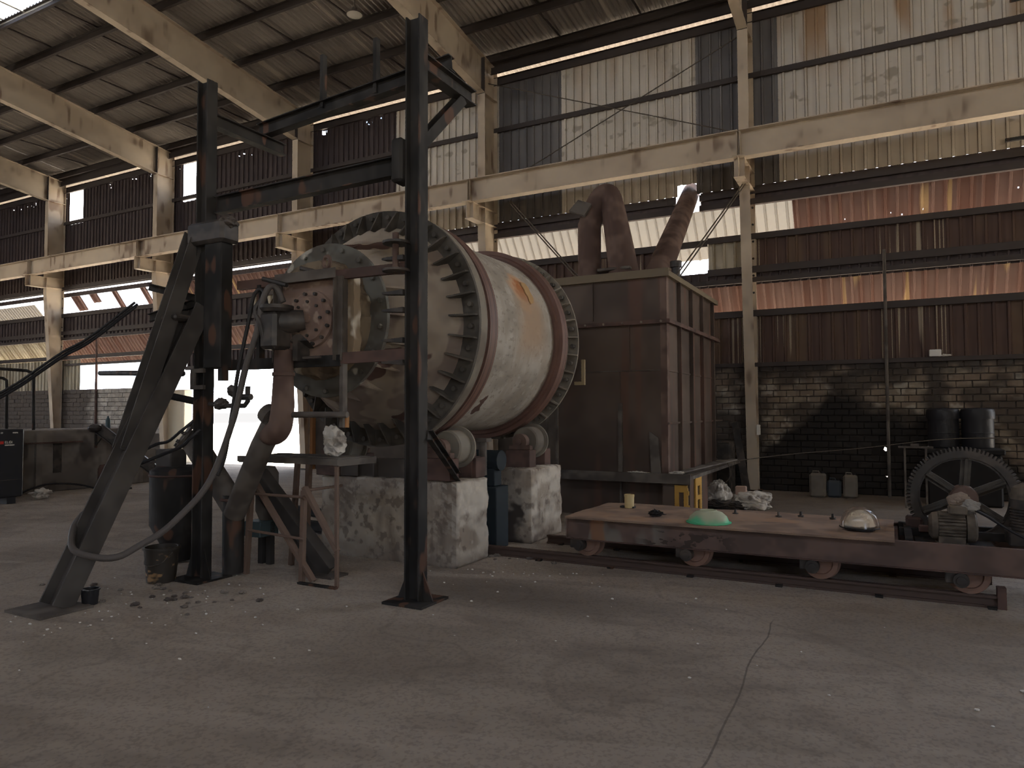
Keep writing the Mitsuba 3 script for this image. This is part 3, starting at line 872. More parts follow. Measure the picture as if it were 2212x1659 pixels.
girt(3.32, .08, -26.3, -19.9, 'dark rail across the bright window opening at the left')
single('roof_pipe', cyl((-.02, 14.86, 0), (-.02, 14.86, 4.6), .03, 10), 'dusty_steel', 'thin vertical pipe on the right wall, from the floor to the middle cladding', 'pipe')
single('window_post', cyl((-24.4, YW - .06, 0), (-24.4, YW - .06, 4.3), .04, 8), 'red_oxide', 'thin red post standing in the bright window opening at the left', 'post')
for p0, p1, lab in [((-8.46, 14.72, 9.58), (-2.43, 14.72, 7.19), 'thin brace rod falling to the right across the cream wall sheets'), ((-2.43, 14.76, 9.32), (-8.46, 14.76, 6.90), 'thin brace rod rising to the right across the cream wall sheets')]:
    single('brace_rod', cyl(p0, p1, .012, 6), 'wire', lab, 'rod')
for p0, p1, lab in [((-7.75, 14.4, 6.5), (-4.45, 10.7, 3.75), 'taut double wire from the second column down to the chamber roof'), ((-2.92, 11.0, 3.72), (-2.45, 14.3, 6.05), 'taut double wire from the chamber roof up to the rightmost column')]:
    single('stay_wire', cat([cyl(p0, p1, .012, 6), cyl(np.add(p0, (.07, 0, 0)), np.add(p1, (.05, 0, 0)), .012, 6)]), 'wire', lab, 'wire')
single('conduit_end', cyl((2.0, 14.7, 8.70), (3.05, 14.7, 8.70), .035, 10), 'dark_steel', 'short dark conduit end high on the cream wall at the right edge', 'pipe', 40)
single('conduit_end', cyl((1.85, 14.5, 6.20), (3.05, 14.5, 6.20), .035, 10), 'dark_steel', 'short dark conduit end just under the crane girder at the right edge', 'pipe', 40)
lp = thing('high_bay_lamp', 'round high bay lamp with a pale lens hanging from the roof', 'lamp')
part(lp, 'housing', lathe([(0, .16), (.05, .16), (.07, .08), (.17, .03), (.19, 0), (.17, 0)], (-9.85, 11.45, 10.02), (0, 0, 1), 28, False), 'dusty_steel', 40)
part(lp, 'lens', lathe([(0, -.02), (.10, -.015), (.165, .005), (0, .006)], (-9.85, 11.45, 10.02), (0, 0, 1), 28, False), 'pale_disc', 40)
part(lp, 'hanger', cyl((-9.85, 11.45, 10.17), (-9.85, 11.45, ZR(11.4) - .02), .012, 6), 'dusty_steel')

# ================================================================== the rotary furnace
AX, AZ = -4.88, 2.5
AXIS = (0, 1, 0)
AC = (AX, 0, AZ)


def rad(th, r, y):
    return np.array([AX + r * math.cos(th), y, AZ + r * math.sin(th)])


fu = thing('rotary_furnace', 'big drum-shaped rotary furnace with bolted flanges and a rust patch on its pale shell', 'furnace')
part(fu, 'shell', lathe([(1.15, 6.2), (1.15, 8.66), (1.10, 8.66), (1.10, 6.2)], AC, AXIS, 120), 'drum', 40, label='pale painted drum shell with a big orange rust patch')
fl_ = trimesh.creation.extrude_polygon(sg.Polygon([(.62, 7.63), (.605, 7.69), (.55, 7.72), (.49, 7.70), (.42, 7.71), (.36, 7.675), (.345, 7.62), (.38, 7.60), (.43, 7.615), (.47, 7.585), (.53, 7.60), (.57, 7.59)]), .012, engine='earcut').subdivide().subdivide()
v_ = fl_.vertices; rr_ = 1.152 + v_[:, 2] + .015 * np.clip((v_[:, 1] - 7.64) / .06, 0, 1)
fl_.vertices = np.stack([AX + rr_ * np.cos(v_[:, 0]), v_[:, 1], AZ + rr_ * np.sin(v_[:, 0])], 1)
part(fu, 'torn_patch', fl_, 'torn', label='ochre torn flap of plate beside the rust')
part(fu, 'front_cone', lathe([(1.12, 6.12), (.65, 5.34), (.59, 5.34), (1.06, 6.12)], AC, AXIS, 96), 'cone', 40, label='dusty tapering front end of the drum')
part(fu, 'rear_cone', lathe([(1.12, 8.66), (.72, 9.75), (.70, 9.9), (.62, 9.9), (1.06, 8.66)], AC, AXIS, 72), 'cone', 40)
ff = part(fu, 'front_flange', lathe([(1.05, 6.08), (1.28, 6.08), (1.28, 6.12), (1.05, 6.12)], AC, AXIS, 120), 'gusset', 30, label='dark bolted flange ring at the front of the drum')
rim = part(fu, 'flange_rim', lathe([(1.15, 6.125), (1.272, 6.125), (1.272, 6.26), (1.15, 6.26)], AC, AXIS, 120), 'rim', 30)
t1 = part(fu, 'tyre', lathe([(1.14, 6.27), (1.235, 6.27), (1.235, 6.33), (1.262, 6.335), (1.262, 6.50), (1.255, 6.51), (1.14, 6.51)], AC, AXIS, 120), 'tyre', 30, label='brown riding ring near the front')
t2 = part(fu, 'tyre', lathe([(1.14, 8.14), (1.20, 8.14), (1.215, 8.17), (1.262, 8.175), (1.262, 8.34), (1.255, 8.35), (1.14, 8.35)], AC, AXIS, 120), 'tyre', 30, label='brown riding ring near the rear')
rf = part(fu, 'rear_flange', lathe([(1.13, 8.62), (1.285, 8.62), (1.285, 8.65), (1.13, 8.65)], AC, AXIS, 120), 'rim', 30)
NG = 34
for i in range(NG):
    th = 2 * math.pi * (i + .3) / NG
    tn = np.array([-math.sin(th), 0, math.cos(th)]) * .009
    part(ff, 'gusset', prism([rad(th, 1.27, 6.08), rad(th, 1.255, 6.03), rad(th, 1.03, 5.90), rad(th, 1.03, 6.08)], -tn, tn), 'gusset')
    t2_ = th + math.pi / NG
    part(ff, 'bolt', cyl(rad(t2_, 1.20, 6.035), rad(t2_, 1.20, 6.08), .026, 8), 'gusset')
    part(rf, 'gusset', prism([rad(th, 1.285, 8.62), rad(th, 1.29, 8.58), rad(th, 1.15, 8.42), rad(th, 1.15, 8.62)], -tn, tn), 'rim')
    part(rf, 'bolt', cyl(rad(t2_, 1.225, 8.55), rad(t2_, 1.225, 8.62), .026, 8), 'gusset')
sr_ = part(fu, 'throat_flange', lathe([(.56, 5.27), (.76, 5.27), (.76, 5.31), (.56, 5.31)], AC, AXIS, 80), 'hood', 30, label='smaller greenish dark flange ring behind the burner plate')
for i in range(18):
    th = 2 * math.pi * (i + .1) / 18
    tn = np.array([-math.sin(th), 0, math.cos(th)]) * .010
    part(sr_, 'gusset', prism([rad(th, .755, 5.31), rad(th, .74, 5.34), rad(th, .82, 5.62), rad(th, .63, 5.31)], -tn, tn), 'cone')
    part(sr_, 'bolt', cyl(rad(th + .17, .70, 5.24), rad(th + .17, .70, 5.27), .024, 8), 'hood')
prof = [(.44, 5.34), (.44, 5.04), (.53, 5.05), (.57, 5.18), (.58, 5.34)]
thr = lathe(prof, AC, AXIS, 96)
thr.vertices += (meshkit.fbm(thr.vertices * 9, 3, 3)[:, None] - .5) * .12 * np.array([1, 1, 1])
part(fu, 'refractory_lining', thr, 'lining', 50, label='crumbling cream refractory around the drum mouth')

# burner door plate hung from the frame
pl = thing('burner_plate', 'rusty square burner plate with a bolted round flange, hung before the drum mouth', 'plate')
part(pl, 'plate', box(-5.08, -4.33, 4.86, 4.88, 2.06, 2.80, .004), 'door_plate')
for x in (-4.36, -5.10):
    part(pl, 'edge_angle', sweep(L_(.06, .008), (x, 4.86, 2.06), (x, 4.86, 2.82), (0, -1, 0)), 'dusty_steel')
sl = box(-5.05, -4.23, 4.93, 5.02, 2.12, 2.84)
for _ in range(4):
    sl = sl.subdivide()
sl.vertices += (meshkit.fbm(sl.vertices * 8, 3, 9)[:, None] - .5) * np.array([.05, .03, .03])
part(pl, 'insulation', sl, 'throat', 40, label='cream crumbling insulation behind the plate')
bc = (-4.66, 4.86, 2.45)
bf = part(pl, 'burner_flange', lathe([(0, -.075), (.035, -.08), (.04, -.06), (.20, -.055), (.215, -.035), (.225, -.03), (.26, -.03), (.265, 0), (0, 0)], bc, AXIS, 56, False), 'door_plate', 35)
for i in range(12):
    th = 2 * math.pi * i / 12 + .2
    part(bf, 'bolt', cyl((bc[0] + .235 * math.cos(th), 4.80, bc[2] + .235 * math.sin(th)), (bc[0] + .235 * math.cos(th), 4.84, bc[2] + .235 * math.sin(th)), .016, 8), 'black_metal')
for i in range(8):
    th = 2 * math.pi * i / 8
    part(bf, 'bolt', cyl((bc[0] + .155 * math.cos(th), 4.785, bc[2] + .155 * math.sin(th)), (bc[0] + .155 * math.cos(th), 4.81, bc[2] + .155 * math.sin(th)), .013, 8), 'black_metal')
bu = thing('burner', 'dark burner nozzle cluster with pipe fittings in front of the rusty plate', 'burner')
part(bu, 'nozzle', tube([(-4.90, 4.62, 2.40), (-4.80, 4.70, 2.42), (-4.70, 4.80, 2.44)], [.12, .11, .09], 16), 'black_metal', 40)
part(bu, 'air_box', cat([box(-4.98, -4.78, 4.52, 4.74, 2.16, 2.50, .03), lathe([(0, 0), (.13, 0), (.15, .03), (.15, .06), (0, .06)], (-4.88, 4.64, 2.50), (0, 0, 1), 20, False)]), 'black_metal', 30)
part(bu, 'lever', cyl((-5.05, 4.60, 2.55), (-4.86, 4.62, 2.57), .018, 8), 'black_metal')
part(bu, 'oil_pipe', tube([(-4.93, 4.55, 2.2), (-4.95, 4.52, 2.38), (-5.02, 4.52, 2.52), (-4.98, 4.56, 2.62)], .022, 8, 5), 'black_metal', True)
part(bu, 'drip_bracket', cat([box(-4.74, -4.68, 4.70, 4.85, 2.06, 2.24), hull([(-4.80, 4.72, 2.24), (-4.58, 4.72, 2.24), (-4.62, 4.85, 2.18), (-4.78, 4.85, 2.18), (-4.74, 4.72, 2.30), (-4.66, 4.72, 2.30)])]), 'black_metal')

# air duct: vertical brown pipe with a bend at the foot, sloping pipe to the Y manifold
ad = thing('air_duct', 'brown vertical air duct with a round bend, below the burner plate', 'duct')
part(ad, 'riser', tube([(-4.88, 4.73, 2.17), (-4.88, 4.73, 1.95), (-4.885, 4.73, 1.66), (-4.90, 4.73, 1.54)], [.088, .088, .102, .104], 24, 0), 'duct', 50)
part(ad, 'bend', tube([(-4.90, 4.73, 1.56), (-4.915, 4.73, 1.48), (-4.96, 4.73, 1.42), (-5.03, 4.73, 1.40), (-5.06, 4.73, 1.42)], [.104, .108, .11, .108, .10], 24, 4), 'duct', 50)
part(ad, 'collar', lathe([(.088, 0), (.100, 0), (.100, .03), (.088, .03)], (-4.88, 4.73, 1.93), (0, 0, 1), 24), 'duct')
part(ad, 'stub', tube([(-5.02, 4.73, 1.55), (-5.10, 4.73, 1.60)], [.10, .09], 16), 'dusty_steel', 40)
part(ad, 'cross_pipe', cyl((-4.86, 4.76, 1.575), (-4.22, 4.84, 1.575), .028, 12), 'dusty_steel', 40)
ym = thing('duct_manifold', 'grey Y-shaped pipe manifold at the foot of the mast with sloping branches', 'duct')
part(ym, 'right_branch', tube([(-5.03, 4.76, 1.50), (-5.22, 4.80, 1.28), (-5.72, 4.92, .60)], .105, 20), 'dusty_steel', 50)
part(ym, 'left_branch', tube([(-6.42, 4.95, 1.34), (-5.76, 4.95, .66)], .12, 20), 'dusty_steel', 50)
bl = part(ym, 'blind_flange', lathe([(0, 0), (.165, 0), (.165, -.025), (0, -.025)], (-6.44, 4.92, 1.365), (.45, .70, -.55), 32, False), 'dusty_steel', 30)
fdir = nrm((.45, .70, -.55)); fu_, fv_, _ = frame((0, 0, 0), fdir)
for i in range(8):
    th = 2 * math.pi * i / 8
    q = np.array((-6.44, 4.92, 1.365)) + .14 * (math.cos(th) * fu_ + math.sin(th) * fv_)
    part(bl, 'bolt', cyl(q - fdir * .045, q - fdir * .02, .018, 8), 'black_metal')
part(ym, 'trunk', tube([(-5.745, 4.93, .78), (-5.745, 4.93, .02)], [.105, .10], 20), 'dark_steel', 50)
part(ym, 'ring', torus((-5.745, 4.93, .74), (0, 0, 1), .115, .014, 28, 8), 'red_oxide', True)
lt = thing('dust_tank', 'dark upright cylindrical tank with a tapered foot, left of the mast', 'tank')
part(lt, 'body', lathe([(0, .02), (.14, .02), (.16, .16), (.285, .40), (.29, .98), (.22, 1.02), (0, 1.02)], (-6.79, 5.1, 0), (0, 0, 1), 40, False), 'dark_steel', 35)
part(lt, 'top_box', box(-7.05, -6.80, 5.0, 5.2, 1.0, 1.20, .01), 'leg_steel')
part(lt, 'rim_ring', torus((-6.79, 5.1, .93), (0, 0, 1), .292, .012, 36, 6), 'red_oxide', True)
part(lt, 'tap', cat([cyl((-7.06, 5.06, 1.06), (-7.16, 5.02, 1.06), .014, 8), cyl((-7.12, 5.03, 1.10), (-7.12, 5.03, 1.00), .010, 6), box(-7.15, -7.09, 5.01, 5.05, 1.09, 1.105)]), 'black_metal')
rt = thing('fuel_filter', 'small grey vessel with a rounded lower end standing right of the mast', 'vessel')
part(rt, 'vessel', lathe([(0, .42), (.07, .45), (.115, .56), (.12, .95), (.08, 1.02), (0, 1.03)], (-5.55, 5.05, 0), (0, 0, 1), 28, False), 'dusty_steel', 50)
part(rt, 'valve_box', box(-5.68, -5.44, 4.86, 5.12, .30, .46, .01), 'blue_paint')
part(rt, 'tag', box(-5.60, -5.56, 4.845, 4.86, .33, .42), 'cream_plastic')
part(rt, 'pedestal', cat([box(-5.62, -5.56, 5.0, 5.06, 0, .45), box(-5.5, -5.44, 5.0, 5.06, 0, .45)]), 'dark_steel')

# ------------------------------------------------------------------ the frame before the drum
post = thing('front_post', 'tall black steel H post standing before the drum with a braced arm at its top', 'post')
PX, PYY = -3.56, 4.95


def hsec(x, y, z0, z1, h=.15, b=.13, t=.016):
    return cat([box(x - h / 2, x - h / 2 + t, y - b / 2, y + b / 2, z0, z1, .003), box(x + h / 2 - t, x + h / 2, y - b / 2, y + b / 2, z0, z1, .003), box(x - h / 2, x + h / 2, y - .008, y + .008, z0, z1)])


part(post, 'shaft', hsec(PX, PYY, .02, 5.02), 'dark_steel')
part(post, 'base_plate', box(PX - .2, PX + .2, PYY - .2, PYY + .2, 0, .02), 'dark_steel')
for sx in (-1, 1):
    part(post, 'foot_gusset', prism([(PX + sx * .075, PYY, .02), (PX + sx * .18, PYY, .02), (PX + sx * .075, PYY, .26)], (0, -.006, 0), (0, .006, 0)), 'dark_steel')
part(post, 'arm', sweep(I_(.15, .12, .01, .012), (PX, PYY + .06, 4.66), (PX, 5.86, 4.66)), 'dark_steel')
part(post, 'arm_brace', sweep(I_(.10, .10, .01, .01), (PX, PYY + .07, 3.95), (PX, 5.66, 4.58), (1, 0, 0)), 'dark_steel')
for z in (2.92, 2.62, 2.47, 2.21, 2.02):
    part(post, 'step_bracket', prism([(PX - .075, PYY - .05, z - .022), (PX - .075, PYY - .05, z + .022), (PX - .30, PYY - .05, z + .012), (PX - .30, PYY - .05, z - .004)], (0, -.055, 0), (0, .03, 0)), 'black_metal')
hp = part(post, 'pivot_pin', cyl((PX - .16, PYY - .08, 2.80), (PX - .16, PYY - .08, 3.14), .028, 14), 'duct', 40)
for z in (3.04, 2.80):
    part(hp, 'disc', lathe([(0, 0), (.12, 0), (.12, .02), (0, .02)], (PX - .15, PYY - .08, z), (0, 0, 1), 24, False), 'black_metal', 30)
part(post, 'foot_brace', sweep(C_(.09, .05, .008), (PX + .08, PYY + .05, 1.40), (-3.98, 6.24, .92), (0, 0, 1)), 'dark_steel')
mast = thing('mast', 'tall dark steel mast left of the drum, joined to the front post by beams', 'mast')
MX, MY = -5.88, 4.67
part(mast, 'shaft', hsec(MX, MY, .02, 4.86, .15, .12), 'dark_steel')
part(mast, 'base_plate', box(MX - .2, MX + .2, MY - .2, MY + .2, 0, .02), 'dark_steel')
for sx in (-1, 1):
    part(mast, 'foot_gusset', prism([(MX + sx * .075, MY - .03, .02), (MX + sx * .17, MY - .03, .02), (MX + sx * .075, MY - .03, .30)], (0, -.006, 0), (0, .006, 0)), 'dark_steel')
part(mast, 'arm', sweep(I_(.13, .10, .01, .012), (MX, MY + .05, 4.50), (MX, 5.66, 4.50)), 'dark_steel')
part(mast, 'slide_box', cat([box(-5.80, -5.57, 4.60, 4.74, 2.02, 3.42, .01), box(-5.62, -5.57, 4.62, 4.70, 1.90, 2.03)]), 'dark_steel')
part(mast, 'head_bracket', cat([box(-6.03, -5.52, 4.56, 4.78, 3.22, 3.44, .03), lump((-5.56, 4.66, 3.42), (.10, .09, .07), 3, .3, 2)]), 'black_metal')
part(mast, 'clamp', cat([box(-5.97, -5.79, 4.59, 4.62, 1.98, 2.02), box(-5.97, -5.79, 4.59, 4.62, 1.82, 1.86), box(-5.96, -5.90, 4.58, 4.60, 1.86, 1.98)]), 'dusty_steel')
leg = thing('raking_leg', 'heavy I-section raking leg sloping from the floor at the left up to the mast', 'leg')
f0, f1 = np.array([-6.05, 3.42, .02]), np.array([-5.95, 4.64, 2.62])
part(leg, 'beam', sweep(I_(.24, .17, .012, .016), f0, f1, (-1, .2, .2)), 'leg_steel')
mid = f0 + (f1 - f0) * .46
part(leg, 'upper_brace', sweep(I_(.16, .14, .01, .012), mid + np.array([-.05, 0, .05]), (-6.02, 4.66, 3.36), (-1, .2, .2)), 'leg_steel')
part(leg, 'foot_plate', box(-6.30, -5.80, 3.16, 3.58, 0, .02), 'dusty_steel')
part(leg, 'cross_strut', sweep(C_(.07, .05, .008), (-6.44, 4.47, 2.84), (-6.0, 4.66, 2.72)), 'dark_steel')
part(leg, 'cross_strut', sweep(C_(.08, .05, .008), (-6.42, 4.48, 2.53), (-5.98, 4.64, 2.66)), 'dark_steel')
part(leg, 'cross_strut', cyl((-6.28, 4.50, 1.78), (-5.94, 4.66, 1.70), .035, 10), 'dark_steel', 40)
part(leg, 'clamp', cat([box(-6.20, -5.90, 4.36, 4.58, 2.47, 2.53, .02)]), 'black_metal')
ub = thing('upper_beam', 'dark horizontal beam joining mast and front post above the drum', 'beam')
part(ub, 'beam', sweep(I_(.17, .09, .008, .010), (-5.80, 4.74, 3.63), (-3.72, 4.93, 3.74)), 'dark_steel')
part(ub, 'end_plate', box(-3.76, -3.64, 4.84, 5.02, 3.58, 3.96, .02), 'dark_steel')
tb = thing('top_beam', 'dark beam high under the roof carried by the arms of mast and post', 'beam')
part(tb, 'beam', sweep(I_(.15, .10, .008, .010), (-5.98, 5.42, 4.645), (-3.50, 5.42, 4.815)), 'dark_steel')
for x in (-5.05, -4.36):
    part(tb, 'upright', sweep(C_(.06, .04, .006), (x, 5.42, 4.72), (x, 5.42, 5.27), (0, 1, 0)), 'dark_steel')
rc = thing('upper_channel', 'red-brown channel beam across the drum mouth, above the burner plate', 'beam')
part(rc, 'channel', sweep(C_(.085, .05, .008, -1), (-5.62, 4.83, 2.84), (-3.64, 4.90, 2.84)), 'red_oxide')
part(rc, 'splice_plate', box(-5.06, -4.32, 4.78, 4.79, 2.795, 2.885), 'dusty_steel')
part(rc, 'lifting_eye', torus((-4.46, 4.83, 2.95), (.3, 1, 0), .055, .018, 24, 8), 'duct', True)
for p0, p1 in [((-5.12, 4.70, 2.84), (-4.84, 4.72, 2.76)), ((-4.78, 4.84, 2.93), (-4.46, 4.80, 2.84))]:
    part(rc, 'drift_pin', cyl(p0, p1, .022, 10), 'black_metal', 40)
lc = thing('lower_channel', 'red-brown channel beam across the drum mouth, below the burner plate', 'beam')
part(lc, 'channel', sweep(C_(.10, .05, .008, -1), (-4.32, 4.86, 2.08), (-3.64, 4.90, 2.09)), 'red_oxide')
part(lc, 'left_channel', sweep(C_(.10, .05, .008, -1), (-5.72, 4.80, 2.06), (-4.32, 4.84, 2.06)), 'dark_steel')
part(lc, 'bar', box(-4.74, -4.48, 4.76, 4.79, 2.08, 2.10), 'dusty_steel')
hg = thing('hanger_frame', 'rusty vertical bars joining the two channel beams beside the burner plate', 'frame')
part(hg, 'hanger', sweep(C_(.06, .04, .006), (-4.30, 4.90, 1.46), (-4.30, 4.90, 2.82), (0, 1, 0)), 'dusty_steel')
part(hg, 'hanger', sweep(C_(.07, .04, .006), (-5.30, 4.86, 2.06), (-5.30, 4.86, 2.82), (0, 1, 0)), 'dark_steel')
part(hg, 'rust_spot', box(-4.265, -4.25, 4.86, 4.90, 1.46, 1.56), 'orange_rust')
# hoses
single('thick_hose', tube([(-6.21, 3.80, .76), (-6.24, 3.72, .69), (-6.13, 3.59, .60), (-5.96, 3.50, .47), (-5.78, 3.58, .41), (-5.69, 3.71, .40), (-5.63, 3.85, .47), (-5.55, 4.01, .57), (-5.48, 4.15, .71), (-5.40, 4.30, .90), (-5.36, 4.42, 1.14), (-5.23, 4.48, 1.56), (-5.13, 4.51, 1.98), (-5.01, 4.53, 2.31), (-4.96, 4.55, 2.60), (-4.93, 4.60, 2.73), (-4.90, 4.66, 2.72), (-4.86, 4.70, 2.60)], .028, 10, 6), 'grey_rubber', 'thick rubber hose hooked around the raking leg and rising to the burner', 'hose', True)
single('thin_hose', tube([(-5.45, 4.49, 1.02), (-5.44, 4.56, 1.19), (-5.38, 4.58, 1.56), (-5.32, 4.60, 1.99), (-5.22, 4.62, 2.42), (-5.17, 4.64, 2.68), (-5.08, 4.66, 2.72), (-4.96, 4.62, 2.50)], .017, 8, 6), 'black_rubber', 'thinner black hose beside the thick hose, right of the mast', 'hose', True)
single('loose_cable', tube([(-6.20, 4.24, 1.12), (-6.06, 4.36, 1.20), (-5.86, 4.42, 1.28), (-5.76, 4.44, 1.36), (-5.70, 4.50, 1.44)], .016, 8, 6), 'cable', 'black cable looping from the raking leg to the mast above the tank, lower one', 'cable', True)
single('loose_cable', tube([(-6.18, 4.20, 1.22), (-6.06, 4.30, 1.30), (-5.94, 4.34, 1.33), (-5.80, 4.36, 1.42), (-5.72, 4.44, 1.52)], .014, 8, 6), 'cable', 'black cable looping from the raking leg to the mast, upper one', 'cable', True)
vg = thing('valve_group', 'cluster of small oil valves and pipes right of the mast, against the bright doorway', 'valve')
part(vg, 'pipe', tube([(-5.78, 4.66, 1.68), (-5.50, 4.66, 1.66), (-5.30, 4.66, 1.66), (-5.26, 4.66, 1.70), (-5.26, 4.66, 1.84)], .022, 8), 'black_metal', 40)
part(vg, 'body', cat([lump((-5.62, 4.66, 1.68), (.08, .06, .06), 5, .25, 2), lump((-5.44, 4.64, 1.80), (.06, .05, .06), 6, .25, 2), cyl((-5.38, 4.66, 1.74), (-5.22, 4.66, 1.74), .03, 10)]), 'black_metal')
part(vg, 'bypass', tube([(-5.42, 4.66, 1.66), (-5.38, 4.66, 1.82), (-5.34, 4.66, 1.92), (-5.30, 4.66, 1.98)], .014, 8, 4), 'black_metal', True)

# work stand before the block
ws = thing('work_stand', 'rusty welded pipe-and-angle work stand beside the concrete block', 'stand')
part(ws, 'top', cat([box(-5.72, -4.42, 4.84, 4.88, 1.11, 1.165), box(-5.72, -4.42, 5.36, 5.40, 1.11, 1.165), box(-5.72, -5.66, 4.86, 5.40, 1.10, 1.16), box(-4.48, -4.42, 4.86, 5.40, 1.10, 1.16), box(-5.7, -4.46, 5.06, 5.12, 1.12, 1.165), box(-4.8, -4.46, 4.9, 5.36, 1.155, 1.17)]), 'dusty_steel')
for a, b, w in [((-5.52, 4.86, 1.10), (-5.60, 4.86, 0), .045), ((-5.42, 5.36, 1.10), (-5.50, 5.36, 0), .045), ((-5.26, 5.36, 1.10), (-5.30, 5.36, 0), .05), ((-4.44, 4.86, 1.10), (-4.43, 4.86, 0), .03), ((-4.84, 4.86, .86), (-4.86, 4.86, 0), .045)]:
    part(ws, 'leg', sweep(L_(w, .006), b, a, (0, 1, 0)), 'rust_frame')
for a, b in [((-5.55, 4.85, .80), (-4.84, 4.85, .80)), ((-5.57, 4.85, .44), (-4.83, 4.85, .41)), ((-4.84, 4.85, .86), (-4.84, 5.38, .86))]:
    part(ws, 'rung', cyl(a, b, .014, 8), 'rust_frame')
for a, b in [((-5.52, 4.90, .92), (-4.74, 4.90, .03)), ((-4.84, 4.88, .90), (-4.43, 4.88, .34))]:
    part(ws, 'brace', sweep(C_(.06, .035, .006), a, b, (0, -1, 0)), 'rust_frame')
part(ws, 'foot_bar', box(-4.86, -4.40, 4.80, 4.84, .0, .02), 'dark_steel')
l2 = thing('raking_leg', 'shorter dark raking leg sloping down to the right behind the work stand', 'leg')
part(l2, 'beam', sweep(I_(.20, .14, .012, .014), (-5.70, 5.18, .95), (-4.86, 5.32, .03), (1, 0, .5)), 'leg_steel')
part(l2, 'foot_plate', box(-5.04, -4.72, 5.20, 5.44, 0, .02), 'dusty_steel')
single('crumpled_sheet', lump((-4.70, 5.22, 1.31), (.12, .12, .16), 11, .38, 4, 1.2, -.135), 'sack', 'crumpled whitish sheet metal resting on the work stand by the drum', 'sheet')

# concrete blocks, steel frames, rollers
def block(name, x0, x1, y0, y1, z1, m, lab, seed):
    b = trimesh.creation.box((x1 - x0, y1 - y0, z1)); b.apply_translation(((x0 + x1) / 2, (y0 + y1) / 2, z1 / 2))
    for _ in range(5):
        b = b.subdivide()
    v = b.vertices; c = np.array([(x0 + x1) / 2, (y0 + y1) / 2, z1 / 2]); h = np.array([(x1 - x0) / 2, (y1 - y0) / 2, z1 / 2])
    q = (v - c) / h; e = np.sort(np.abs(q), 1)
    n = meshkit.fbm(v * 5, 4, seed) - .5; n2 = meshkit.fbm(v * 14, 3, seed + 1) - .5
    d = nrm_rows(q) * ((n * .06 + n2 * .03) - np.clip((e[:, 1] - .93) / .07, 0, 1) * (.012 + .05 * np.clip(n + .1, 0, 1)))[:, None]
    d[v[:, 2] < .01, 2] = 0
    return single(name, trimesh.Trimesh(v + d, b.faces, process=False), m, lab, 'block', True)


def nrm_rows(q):
    return q / np.maximum(np.linalg.norm(q, axis=1, keepdims=True), 1e-9)


block('concrete_block', -5.74, -3.91, 6.14, 6.80, .88, 'concrete', 'chipped pale concrete block under the front rollers of the furnace', 3)
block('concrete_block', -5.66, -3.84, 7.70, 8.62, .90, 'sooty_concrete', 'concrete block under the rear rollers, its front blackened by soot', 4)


def roller(x, y, lab, g=None):
    r = thing('support_roller', lab, 'roller')
    part(r, 'wheel', lathe([(.05, -.12), (.17, -.12), (.185, -.10), (.185, .10), (.225, .105), (.225, .13), (.05, .13)], (x, y, 1.245 - .03), AXIS, 48), 'rim', 30)
    part(r, 'shaft', cyl((x, y - .30, 1.215), (x, y + .28, 1.215), .045, 16), 'duct', 40)
    for yy in (y - .22, y + .22):
        b = part(r, 'bearing', cat([cyl((x, yy - .045, 1.215), (x, yy + .045, 1.215), .10, 20), box(x - .15, x + .15, yy - .045, yy + .045, 1.11, 1.17, .008)]), 'duct', 30)
        part(r, 'bearing_stool', box(x - .17, x + .17, yy - .09, yy + .09, .885, 1.11, .006), 'red_oxide')
    return r


s30 = .735
roller(AX + s30, 6.42, 'front right support roller under the furnace, beside the front post')
roller(AX - s30, 6.42, 'front left support roller under the furnace, behind the work stand')
roller(AX + s30, 8.25, 'rear right support roller with an orange-brown bearing, on the sooty block')
roller(AX - s30, 8.25, 'rear left support roller under the furnace')
rb = thing('roller_frame', 'welded steel channel frame lying on the front concrete block', 'frame')
part(rb, 'channel', sweep(C_(.20, .07, .010, -1), (-5.58, 6.20, .99), (-4.42, 6.20, .99)), 'dusty_steel')
for b_ in [(-4.98, -4.965, 6.13, 6.20, .89, 1.09), (-4.47, -4.42, 6.13, 6.20, .89, 1.09), (-5.58, -5.2, 6.14, 6.16, .89, 1.10)]:
    part(rb, 'stiffener', box(*b_), 'dusty_steel')
part(rb, 'pipe_stub', cat([cyl((-4.02, 6.86, .89), (-4.02, 6.86, 1.26), .045, 12), box(-4.10, -3.94, 6.80, 6.92, 1.26, 1.30)]), 'dusty_steel')
part(rb, 'end_box', cat([box(-4.0, -3.93, 6.56, 6.76, .885, 1.10, .006), box(-4.28, -4.16, 6.14, 6.2, .885, 1.0, .005)]), 'red_oxide')
single('drive_motor', cat([cyl((-4.45, 7.35, 1.02), (-4.05, 7.35, 1.02), .12, 20), box(-4.4, -4.1, 7.26, 7.44, .72, .93, .01), box(-4.46, -4.04, 7.2, 7.5, 0, .72, .01)]), 'dim_blue', 'dim blue drive motor between the two concrete blocks', 'motor', 40)

# open steel frame and flap beside the rear of the drum
lf = thing('angle_frame', 'open frame of thin steel angles between the rear block and the chamber', 'frame')
for x in (-4.50, -4.34):
    part(lf, 'upright', sweep(L_(.035, .005), (x, 9.6, 0), (x, 9.6, 1.74), (0, 1, 0)), 'dusty_steel')
part(lf, 'crossbar', cat([box(-4.58, -4.30, 9.57, 9.60, 1.66, 1.76), box(-4.52, -4.34, 9.58, 9.62, .70, .80)]), 'dusty_steel')
part(lf, 'flap', cat([box(-4.06, -3.90, 9.58, 9.62, 1.98, 2.03), box(-3.95, -3.90, 9.58, 9.62, 2.0, 2.35)]), 'yellow_dust')

